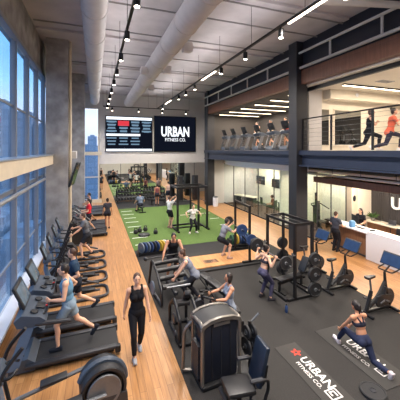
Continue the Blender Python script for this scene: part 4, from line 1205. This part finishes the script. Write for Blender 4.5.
text('URBAN', 1.25, M['scr_txt'], t, Matrix.Translation((0, -.12, .2)) @ TX, .004, .03, sx=.66)
text('FITNESS CO.', .42, M['scr_txt'], t, Matrix.Translation((0, -.12, -.52)) @ TX, .004, .004, sx=.86)

# ================================================================== reception
t = thing('reception_desk', 'long reception desk with walnut front section and white front section', 'desk', (10.9, 7., 0))
MB().box((-.2, 2.75, .53), (.06, 1.86, 1.06)).box((-.12, 3.66, .53), (.3, .06, 1.06)).build('walnut_front', M['walnut'], t)
MB().box((-.1, 2.75, 1.09), (.75, 2.0, .06), None, .01).build('white_top', M['white'], t)
MB().box((-.32, -1.7, .56), (.16, 7.05, 1.12), None, .012).build('white_front', M['white'], t)
MB().box((-.1, -1.7, 1.14), (.62, 7.1, .05), None, .012).build('counter_top', M['white'], t)
MB().box((.15, -.2, .72), (.6, 8.2, .05)).build('work_top', M['sill'], t)
MB().box((-.22, 1.3, .04), (.05, 5.1, .08)).build('kick_board', M['dgrey'], t)
for y in (-3.5, -.5, 3.2): MB().box((.4, y, .36), (.05, .5, .7)).build('support_panel', M['walnut'], t)
def monitor(loc, rz, label):
    t = thing('computer_monitor', label, 'monitor', loc, rz)
    MB().box((0, 0, .3), (.56, .035, .34), None, .01).build('screen', M['black2'], t)
    MB().box((0, -.02, .3), (.52, .006, .3)).build('display', M['tv'], t)
    MB().tube([(0, .03, .02), (0, .03, .28)], .02, 8).build('stand', M['black'], t)
    MB().box((0, .02, .01), (.24, .17, .02), None, .005).build('stand_foot', M['black'], t)
    return t
monitor((10.95, 9.75, 1.12), R(70), 'black monitor on the walnut desk between customer and receptionist')
t = thing('desk_phone', 'black desk phone on the white counter top', 'phone', (10.75, 8.75, 1.12), R(60))
MB().box((0, 0, .025), (.22, .2, .05), (R(8), 0, 0), .01).build('phone_base', M['black2'], t); MB().tube([(-.07, -.09, .075), (-.07, .09, .075)], .022, 8).build('handset', M['black'], t)
t = thing('keyboard', 'black keyboard lying on the walnut desk top', 'keyboard', (10.8, 9.3, 1.12), R(80))
MB().box((0, 0, .012), (.42, .15, .022), None, .006).build('keyboard_body', M['black2'], t); MB().box((0, 0, .025), (.39, .12, .006)).build('keys', M['dgrey'], t)
t = thing('water_jug', 'pale blue plastic jug on the walnut desk beside the monitor', 'jug', (10.62, 9.6, 1.12))
MB().lathe([(.1, 0), (.13, .02), (.13, .2), (.1, .27), (.05, .29)], 18).build('jug_body', M['blueplast'], t); MB().tube(arc((.13, 0, .14), .07, -90, 90, 8, 'xz'), .014, 6).build('handle', M['white'], t)
t = thing('back_counter', 'cream back counter along the dark ribbed wall', 'counter', (13.25, 7.2, 0))
MB().box((0, 0, .9), (.62, 7.6, .06), None, .008).build('counter_top', M['cream'], t); MB().box((.1, 0, .44), (.4, 7.5, .86)).build('cabinet_body', M['dgrey'], t)
for i in range(6): MB().box((-.105, -3.1 + i * 1.25, .45), (.02, 1.2, .8)).build('door', M['walnut'], t)
t = thing('potted_plant', 'green leafy plant in a grey pot on the back counter', 'plant', (13.2, 10.7, .93))
MB().lathe([(.08, 0), (.12, .16), (.1, .17)], 16).build('pot', M['pot'], t)
lf = MB(); rnd = random.Random(3)
for i in range(40):
    a = rnd.uniform(0, 6.28); e_ = rnd.uniform(.3, 1.3); L = rnd.uniform(.2, .42); d = V((math.cos(a) * math.cos(e_), math.sin(a) * math.cos(e_), math.sin(e_)))
    p0 = V((0, 0, .15)); lf.tube([p0, p0 + d * L * .5, p0 + d * L + V((0, 0, -.06))], [.012, .035, .006], 5, flat=.3)
lf.build('foliage', M['leaf'], t)
t = thing('laptop', 'open silver laptop on the cream back counter', 'laptop', (13.15, 9.7, .93), R(-80))
MB().box((0, 0, .012), (.34, .24, .02), None, .005).build('laptop_base', M['alu'], t); MB().box((0, .13, .12), (.34, .015, .22), (R(-15), 0, 0), .004).build('lid', M['dgrey'], t)
t = thing('office_chair', 'black swivel chair behind the white front desk', 'chair', (12.0, 8.5, 0), R(100))
MB().box((0, 0, .5), (.5, .48, .09), None, .035).build('seat', M['pad'], t); MB().box((0, -.24, .85), (.46, .07, .55), (R(8), 0, 0), .03).build('backrest', M['pad'], t)
MB().cyl((0, 0, .08), (0, 0, .46), .035).build('gas_post', M['chrome'], t)
o = MB()
for i in range(5): a = 2 * PI * i / 5; o.tube([(0, 0, .1), (.28 * math.cos(a), .28 * math.sin(a), .06)], .022, 6)
o.build('star_base', M['black'], t)
for i in range(5): a = 2 * PI * i / 5; MB().ell((.28 * math.cos(a), .28 * math.sin(a), .035), (.035, .035, .035)).build('caster', M['black2'], t)
for s in (-1, 1): MB().tube(rounded([(s * .25, -.05, .5), (s * .28, -.05, .7), (s * .28, .15, .7)], .05), .02, 6).build('armrest', M['black'], t)
# wall lettering on the ribbed wall: only its first letter is in the frame
t = thing('wall_lettering', 'large white letters on the dark ribbed wall behind reception', 'sign', (13.54, 9.9, 1.9))
text('URBAN', .78, M['white'], t, Matrix.Translation((0, -1.2, 0)) @ Matrix.Rotation(-PI / 2, 4, 'Z') @ Matrix.Rotation(PI / 2, 4, 'X'), .02, .03)

# ================================================================== glazed rooms
for i, (y, z, w) in enumerate(((23.5 - 1.4, 1.9, 1.3), (19.9, 1.85, 1.0), (17.6, 1.9, 1.4))):
    t = thing('wall_television', 'dark screen on the cream wall of the glazed office, %s from the far column' % NTH[i], 'television', (13.5, y - .5, z), 0, 'screens in the glazed office')
    MB().box((-.05, 0, 0), (.07, w, .7), None, .015).build('panel', M['black2'], t); MB().box((-.088, 0, 0), (.006, w - .1, .6)).build('display', M['tv'], t)
t = thing('office_table', 'long pale table with dark front at the far end of the glazed office', 'table', (11.6, 20.9, 0), R(20))
MB().box((0, 0, .74), (.7, 2.2, .05), None, .01).build('tabletop', M['cream'], t); MB().box((-.1, 0, .36), (.4, 2.1, .7)).build('table_body', M['dgrey'], t)
for i, (x, y, r) in enumerate(((11.7, 17.2, 30), (12., 15.5, -20), (11.4, 18.6, 80))):
    t = thing('office_chair', 'black chair in the glazed office, %s' % ['under the person in the dark red top', 'next to the office partition', 'beside the pale table'][i], 'chair', (x, y, 0), R(r), 'chairs in the glazed office')
    MB().box((0, 0, .45), (.46, .46, .06), None, .02).build('seat', M['pad'], t); MB().box((0, -.22, .75), (.44, .05, .5), None, .02).build('backrest', M['pad'], t)
    for a in (-1, 1):
        for b in (-1, 1): MB().cyl((a * .19, b * .19, 0), (a * .19, b * .19, .43), .014, n=6).build('leg', M['black'], t)
t = thing('office_desk', 'low dark desk across the glazed office beside the seated person', 'desk', (12.75, 16.4, 0))
MB().box((0, 0, .72), (.7, 2.6, .05), None, .01).build('desktop', M['dgrey'], t)
for y in (-1.2, 1.2): MB().box((0, y, .35), (.6, .05, .7)).build('leg', M['black'], t)
# machine in the glazed corner room
t = thing('multi_gym', 'black multi gym seen through the glass of the corner room', 'weight machine', (11.7, 13., 0), R(15))
MB().box((0, 0, 1.05), (.1, .1, 2.1)).box((0, -.5, .05), (.1, 1.4, .08)).box((0, 0, .05), (1., .1, .08)).build('frame', M['black'], t)
MB().box((0, -.1, 1.3), (.32, .12, .7), None, .04).build('back_pad', M['pad'], t); MB().box((0, -.35, .55), (.36, .5, .1), None, .04).build('seat_pad', M['pad'], t)
MB().tube(rounded([(-.5, -.5, 1.2), (-.4, .1, 1.5), (.4, .1, 1.5), (.5, -.5, 1.2)], .15), .03, 8).build('press_arm', M['black'], t)
MB().box((.35, .2, .7), (.28, .3, 1.3), None, .02).build('weight_stack', M['dgrey'], t)
t = thing('treadmill_belt_bench', 'long low black bench in the glazed corner room', 'bench', (12.75, 12.6, 0), R(0)); t.name = 'gym_bench'
MB().box((0, 0, .45), (.3, 1.5, .09), None, .03).build('pad', M['pad'], t)
for y in (-.55, .55): MB().box((0, y, .2), (.4, .07, .4)).build('foot', M['black'], t)
MB().ell((12.62 - 12.62, 0, 0), (.09, .05, .16)).build('wall_phone', M['black2']).location = (12.35, 11.03, 2.05)
props(bpy.data.objects['wall_phone'], 'small black wall phone on the cream pier', 'phone')

# ================================================================== mezzanine
t = thing('studio_mirror', 'wide framed mirror on the studio wall behind the lunging women', 'mirror', (11.85, 10.97, 5.6))
MB().box((0, 0, 0), (1.72, .03, 1.7)).build('mirror_pane', M['mirror'], t)
MB().box((0, -.0, .87), (1.8, .05, .05)).box((0, 0, -.87), (1.8, .05, .05)).box((.88, 0, 0), (.04, .05, 1.74)).box((-.88, 0, 0), (.04, .05, 1.74)).build('mirror_frame', M['cream'], t)
t = thing('studio_mirror', 'narrow mirror on the studio wall beside the white pier', 'mirror', (10.35, 10.97, 5.6))
MB().box((0, 0, 0), (.55, .03, 1.7)).build('mirror_pane', M['mirror'], t)
MB().box((.3, 0, 0), (.04, .05, 1.74)).box((-.3, 0, 0), (.04, .05, 1.74)).build('mirror_frame', M['cream'], t)
mt = make_treadmill('treadmill on the mezzanine, first from the studio', 'treadmills on the mezzanine', (10.15, 12.6, 4.48), R(90), 'tv', 'grey')
for i, y in enumerate((13.9, 15.4, 17.0, 18.6, 20.1)):
    dup(mt, (10.15, y, 4.48), R(90), 'treadmill on the mezzanine, %s from the studio' % NTH[i + 1], 'treadmills on the mezzanine')
for o in [x for x in bpy.data.objects if x.get('group') == 'treadmills on the mezzanine']: o.scale = (.9, .9, .9)
t = dup(bk, (15.2, 7.4, 4.48), R(70), 'dark machine at the back of the mezzanine studio', 'x'); del t['group']
t = dup(bk, (15.0, 8.7, 4.48), R(110), 'second dark machine at the back of the mezzanine studio', 'x'); del t['group']

# ================================================================== city
def building(label, x, y, w, d, h, m, rz=0, z0=-22.):
    t = thing('building', label, 'building', (x, y, z0), rz, 'city buildings outside')
    MB().box((0, 0, h / 2), (w, d, h)).build('tower', m, t)
    MB().box((0, 0, h + .3), (w * .5, d * .5, .9)).build('roof_plant', m, t)
FA = [facade('facade_blue', (150, 156, 164), (168, 174, 182)), facade('facade_pale', (194, 197, 202), (174, 178, 184)), facade('facade_slate', (160, 166, 174), (180, 186, 192))]  # distance haze is put into these lifted, pale colours
struct(box('ground_city', (-150, 150, -22.2), (900, 900, .4), M['ground']))
for i, (x, y, w, d, h, k, lb) in enumerate((
        (-28.2, 110, 5, 8, 42, 2, 'tall pale tower seen through the first clear window pane'),
        (-22.4, 112, 5.5, 8, 39, 0, 'blue tower seen through the second clear window pane'),
        (-16.9, 114, 5, 8, 35, 0, 'blue office block seen through the third clear window pane'),
        (-40, 120, 14, 12, 33, 1, 'broad pale block far behind the window wall'),
        (-10.6, 150, 4, 9, 34, 0, 'blue block at the left of the end window'),
        (-1.2, 150, 4., 9, 33, 0, 'taller blue block at the right of the end window'),
        (-5, 175, 14, 8, 29, 2, 'hazy wide block low in the end window'),
        (-16, 52, 8, 9, 17, 1, 'low pale building behind the lower window panes'),
        (-9, 48, 5, 9, 15, 2, 'low slate building behind the lower window panes'),
        (-20, 34, 8, 8, 15, 0, 'low blue building close behind the lower window panes'),
        (-34, 75, 9, 12, 24, 2, 'mid height slate building on the window side skyline'))):
    building(lb, x, y, w, d, h, FA[k])
rnd = random.Random(11)
for i in range(16):
    y = 40 + i * 9.; x = -y * rnd.uniform(.34, .75) - 6
    if any(o.type == 'EMPTY' and o.get('category') == 'building' and abs(o.location.x - x) < 12 and abs(o.location.y - y) < 12 for o in bpy.data.objects): continue
    t = thing('building', 'low hazy city block beyond the lower window panes', 'building', (x, y, -22), 0, 'low city blocks outside')
    h = rnd.uniform(12, 24); w_ = rnd.uniform(6, 9)
    MB().box((0, 0, h / 2), (w_, w_, h)).build('tower', FA[i % 3], t)
    MB().box((0, 0, h + .3), (w_ * .5, w_ * .4, .9)).build('roof_plant', FA[(i + 1) % 3], t)
# ================================================================== people
fx = lambda dx, dy: heading(dx, dy)
person('man in a light blue tank top and grey shorts running on the nearest treadmill', (-.5, 7.0, .175), R(92), 1.8, skin=0, hair='dark',
       top=('tank', (96, 136, 166)), bottom=('shorts', (126, 144, 160)), shoes=(30, 34, 44), pel=(0, .05, .9), lean=.12, feet=[(-.1, .24, .085), (.1, -.46, .22)],
       footdir=(0, 0), footpitch=(0, -.9), hands=[(-.2, .36, 1.1), (.24, .12, 1.05)], elbow=[(-.4, -1, -.2), (.4, -1, -.2)], curl=.9, vox=.012)
person('man in a navy t-shirt and black shorts running on the second treadmill', (-.42, 8.13, .175), R(92), 1.78, skin=0, hair='brown',
       top=('tee', (42, 62, 84)), bottom=('shorts', (34, 38, 48)), shoes=(36, 40, 50), pel=(0, .05, .9), lean=.1, feet=[(-.1, .3, .1), (.1, -.42, .26)],
       footpitch=(0, -.7), hands=[(-.2, .2, 1.05), (.24, .38, 1.15)], elbow=[(-.4, -1, -.2), (.4, -1, -.2)], curl=.9, vox=.013)
person('man in a grey t-shirt on a cross trainer beyond the runners', (-.35, 12., .32), R(93), 1.76, skin=0, hair='brown', top=('tee', (98, 100, 106)), bottom=('shorts', (40, 42, 48)),
       pel=(0, -.05, .9), lean=.22, feet=[(-.2, .1, .1), (.2, -.25, .14)], hands=[(-.3, .42, 1.02), (.3, .38, 1.1)], vox=.018)
person('person in a bright red top exercising on a far treadmill', (-.3, 16.2, .175), R(92), 1.74, skin=0, hair='dark', top=('tee', (206, 44, 58)), bottom=('shorts', (40, 40, 48)),
       feet=[(-.1, .2, .085), (.1, -.3, .15)], hands=[(-.2, .3, 1.1), (.24, .3, 1.1)], vox=.02, detail=False)
person('person in a dark top jogging on a treadmill beyond the red shirt', (-.3, 18.4, .175), R(92), 1.74, skin=1, hair='dark', top=('tank', (50, 54, 66)), bottom=('shorts', (40, 40, 48)),
       feet=[(-.1, .2, .085), (.1, -.3, .15)], hands=[(-.2, .3, 1.1), (.24, .3, 1.1)], vox=.02, detail=False)
person('woman in a charcoal top and shorts walking away down the oak walkway', (.68, 17.45, 0), R(0), 1.68, True, 1, 'dark', 'bun', ('tee', (62, 62, 70)), ('short_shorts', (44, 44, 52)), (60, 50, 48),
       feet=[(-.09, .12, .085), (.09, -.12, .1)], hands=[(-.27, .02, .8), (.27, .02, .8)], vox=.018)
person('woman in a black tank top and leggings walking toward the camera on oak', (.87, 6.45, 0), R(180), 1.76, True, 0, 'brown', 'pony', ('tank', (26, 26, 30)), ('leggings', (28, 28, 32)), (150, 150, 154),
       pel=(0, 0, .92), feet=[(-.08, -.16, .11), (.08, .2, .085)], footpitch=(-.35, .1), hands=[(-.27, .14, .80), (.27, -.12, .80)], vox=.012, curl=.4)
person('man in a white t-shirt and black shorts gripping the rig with raised arms', (4.05, 16.2, .016), fx(.75, .3), 1.78, False, 0, 'brown', 'short', ('tee', (226, 226, 222)), ('shorts', (30, 30, 36)), (150, 120, 110),
       hands=[(-.16, .42, 1.66), (.16, .42, 1.72)], elbow=[(-1, -.2, -.3), (1, -.2, -.3)], curl=1., vox=.016)
person('girl in a white top and black leggings holding a stick under the rig', (4.98, 14.75, .016), fx(0, -1), 1.6, True, 0, 'dark', 'bun', ('tee', (226, 220, 218)), ('leggings', (30, 30, 36)), (210, 206, 200),
       pel=(0, -.08, .84), lean=.2, feet=[(-.2, 0, .085), (.2, 0, .085)], footdir=(.4, -.4), hands=[(-.42, .14, 1.06), (.42, .14, 1.06)], elbow=[(-1, -.6, -.4), (1, -.6, -.4)], curl=1.1, vox=.016)
# keep the stick between her fists
person('man in a blue grey top sitting on the bench far on the turf', (3.1, 21.05, .016), fx(-.1, 1), 1.75, False, 0, 'dark', 'short', ('tee', (112, 124, 144)), ('shorts', (44, 46, 56)), (40, 40, 44),
       pel=(0, 0, .55), lean=.3, feet=[(-.22, .36, .085), (.22, .36, .085)], hands=[(-.32, .36, .62), (.32, .36, .62)], vox=.02, detail=False)
person('woman in a dusky red top and dark shorts standing by the dumbbell racks', (4.75, 23.2, .012), fx(.2, 1), 1.7, True, 1, 'dark', 'bun', ('tank', (134, 76, 80)), ('short_shorts', (48, 44, 52)), (60, 50, 50), vox=.02, detail=False)
person('man in a pale top facing the mirror near the racks', (5.9, 24.1, .012), fx(-.3, 1), 1.76, False, 0, 'dark', 'short', ('tank', (200, 168, 158)), ('shorts', (44, 46, 60)), (40, 40, 44), vox=.02, detail=False)
person('man in a black sleeveless top leaning over the padded machine', (2.52, 9.6, .012), fx(-.18, -1), 1.8, False, 1, 'dark', 'short', ('tank', (30, 30, 34)), ('shorts', (34, 34, 40)), (36, 36, 40),
       pel=(0, -.1, .88), lean=.5, head=(.3, 0), feet=[(-.2, -.12, .085), (.2, .0, .085)], hands=[(-.36, .5, .84), (.36, .42, .9)], elbow=[(-1, -.3, .2), (1, -.3, .2)], curl=.8, vox=.014)
person('woman in a grey tank top bending forward over the padded machine', (2.62, 8.1, .012), fx(-.72, .3), 1.72, True, 0, 'brown', 'bun', ('tank', (118, 122, 134)), ('leggings', (36, 36, 42)), (60, 60, 64),
       pel=(0, -.15, .82), lean=.62, head=(.25, .2), feet=[(-.16, .05, .085), (.16, -.28, .085)], hands=[(-.24, .42, .78), (.24, .4, .76)], elbow=[(-1, -.5, 0), (1, -.5, 0)], curl=.8, vox=.013)
person('woman in a pale grey blue top seated with both hands on grips', (3.15, 6.6, .0), fx(-1, .1), 1.7, True, 1, 'dark', 'bob', ('tank', (132, 140, 156)), ('leggings', (30, 30, 36)), (50, 50, 54),
       pel=(0, -.05, .58), lean=.0, plean=0, feet=[(-.2, .5, .2), (.2, .5, .2)], kneepole=[(-.3, .2, 1), (.3, .2, 1)], hands=[(-.2, .38, .86), (.2, .38, .86)], elbow=[(-.6, -1, -.3), (.6, -1, -.3)], curl=1.1, vox=.012)
person('woman in purple leggings and dark sports bra with a barbell on her shoulders', (4.84, 7.5, .012), fx(1, .12), 1.66, True, 0, 'dark', 'bun', ('bra', (58, 54, 64)), ('leggings', (70, 68, 92)), (44, 42, 48),
       pel=(0, -.08, .86), lean=.18, feet=[(-.16, -.04, .085), (.16, .06, .085)], footdir=(.3, -.3), hands=[(-.42, .02, 1.36), (.42, .02, 1.36)], elbow=[(-.4, -.4, -1), (.4, -.4, -1)], curl=1.2, vox=.012)
person('man in a grey t-shirt and black shorts bending to lift on the oak platform', (5.12, 10.88, .045), fx(1, .05), 1.76, False, 0, 'dark', 'short', ('tee', (126, 126, 134)), ('shorts', (32, 32, 38)), (170, 140, 126),
       pel=(0, -.2, .78), lean=.42, feet=[(-.2, -.04, .085), (.2, .02, .085)], footdir=(.3, -.3), hands=[(-.28, .38, 1.22), (.28, .38, 1.22)], elbow=[(-.5, .6, -1), (.5, .6, -1)], curl=1.1, vox=.014)
person('woman in a dark sports bra and blue leggings lunging on the exercise mat', (5.42, 4.8, .024), fx(.12, 1), 1.58, True, 1, 'dark', 'pony', ('bra', (40, 42, 56)), ('leggings', (44, 50, 74)), (206, 196, 200),
       pel=(0, -.2, .45), lean=.30, plean=.2, head=(.2, .1), feet=[(-.16, .42, .085), (.12, -.82, .10)], footdir=(0, 0), footpitch=(.25, -1.2), kneepole=[(-.1, .6, 1), (.1, .3, -1)],
       hands=[(-.26, .34, .34), (.02, .36, .36)], elbow=[(-.8, -.6, .2), (.8, -.6, .2)], curl=.5, vox=.011)
person('customer in a dark t-shirt and black trousers standing at the walnut desk', (10.08, 10.0, 0), fx(1, .1), 1.72, False, 0, 'brown', 'short', ('tee', (70, 74, 86)), ('trousers', (34, 34, 40)), (40, 38, 40),
       hands=[(-.22, .3, 1.12), (.22, .34, 1.12)], elbow=[(-.5, -1, -.3), (.5, -1, -.3)], vox=.016)
person('receptionist in a black shirt standing behind the desk', (11.7, 10.1, 0), fx(-1, -.05), 1.74, True, 0, 'dark', 'long', ('tee', (34, 34, 40)), ('trousers', (30, 30, 34)), (30, 30, 32),
       hands=[(-.16, .26, 1.06), (.16, .26, 1.1)], elbow=[(-.6, -1, -.3), (.6, -1, -.3)], vox=.016)
person('woman in a black tank top lunging beside the railing post upstairs', (9.42, 7.8, 4.48), fx(.8, -.6), 1.74, True, 0, 'brown', 'bob', ('tank', (30, 30, 36)), ('leggings', (34, 34, 40)), (220, 214, 210),
       pel=(0, 0, .68), lean=.12, feet=[(-.1, .34, .085), (.1, -.56, .12)], footpitch=(0, -1.), kneepole=[(0, 1, .3), (0, .4, -1)], hands=[(-.06, .26, 1.02), (.06, .26, 1.02)], elbow=[(-1, -.6, -.6), (1, -.6, -.6)], vox=.016)
person('woman in an orange pink top lunging at the right end of the studio', (9.5, 7.05, 4.48), fx(.8, -.6), 1.70, True, 0, 'dark', 'bun', ('tee', (232, 116, 88)), ('leggings', (52, 50, 64)), (230, 226, 222),
       pel=(0, 0, .66), lean=.2, feet=[(-.1, .32, .085), (.1, -.56, .12)], footpitch=(0, -1.), kneepole=[(0, 1, .3), (0, .4, -1)], hands=[(-.06, .26, 1.02), (.06, .26, 1.02)], elbow=[(-1, -.6, -.6), (1, -.6, -.6)], vox=.016)
sit = dict(pel=(0, -.02, .56), lean=.1, feet=[(-.12, .42, .085), (.12, .42, .085)], hands=[(-.18, .34, .72), (.18, .34, .72)])
person('person in a dark red top sitting in the glazed office', (11.7, 17.2, 0), R(60), 1.7, True, 1, 'dark', 'bob', ('tee', (112, 44, 48)), ('trousers', (36, 36, 42)), vox=.02, detail=False, **sit)
person('person in a white top sitting by the office partition', (12., 15.5, 0), R(100), 1.7, False, 0, 'dark', 'short', ('tee', (206, 200, 190)), ('trousers', (44, 44, 50)), vox=.02, detail=False, **sit)
run = dict(pel=(0, .02, .9), lean=.08, feet=[(-.1, .2, .085), (.1, -.4, .25)], footpitch=(0, -.7), hands=[(-.22, .34, 1.1), (.22, .1, 1.05)], elbow=[(-.4, -1, -.2), (.4, -1, -.2)])
for i, (y, nm, tc, sk, hs) in enumerate(((12.6, 'man in a tan top running on the mezzanine closest to the studio', (176, 140, 104), 0, 'short'), (13.9, 'man in a coral top running on the mezzanine', (196, 84, 66), 1, 'short'),
                                    (15.4, 'woman in a pale top running on the mezzanine', (210, 190, 170), 0, 'pony'), (17.0, 'man in a white top running on the mezzanine', (214, 210, 206), 0, 'short'))):
    person(nm, (10.4, y, 4.64), R(90), 1.74, hs == 'pony', sk, 'dark', hs, ('tank', tc), ('shorts', (60, 60, 70)), (60, 56, 56), vox=.02, detail=False, **run)
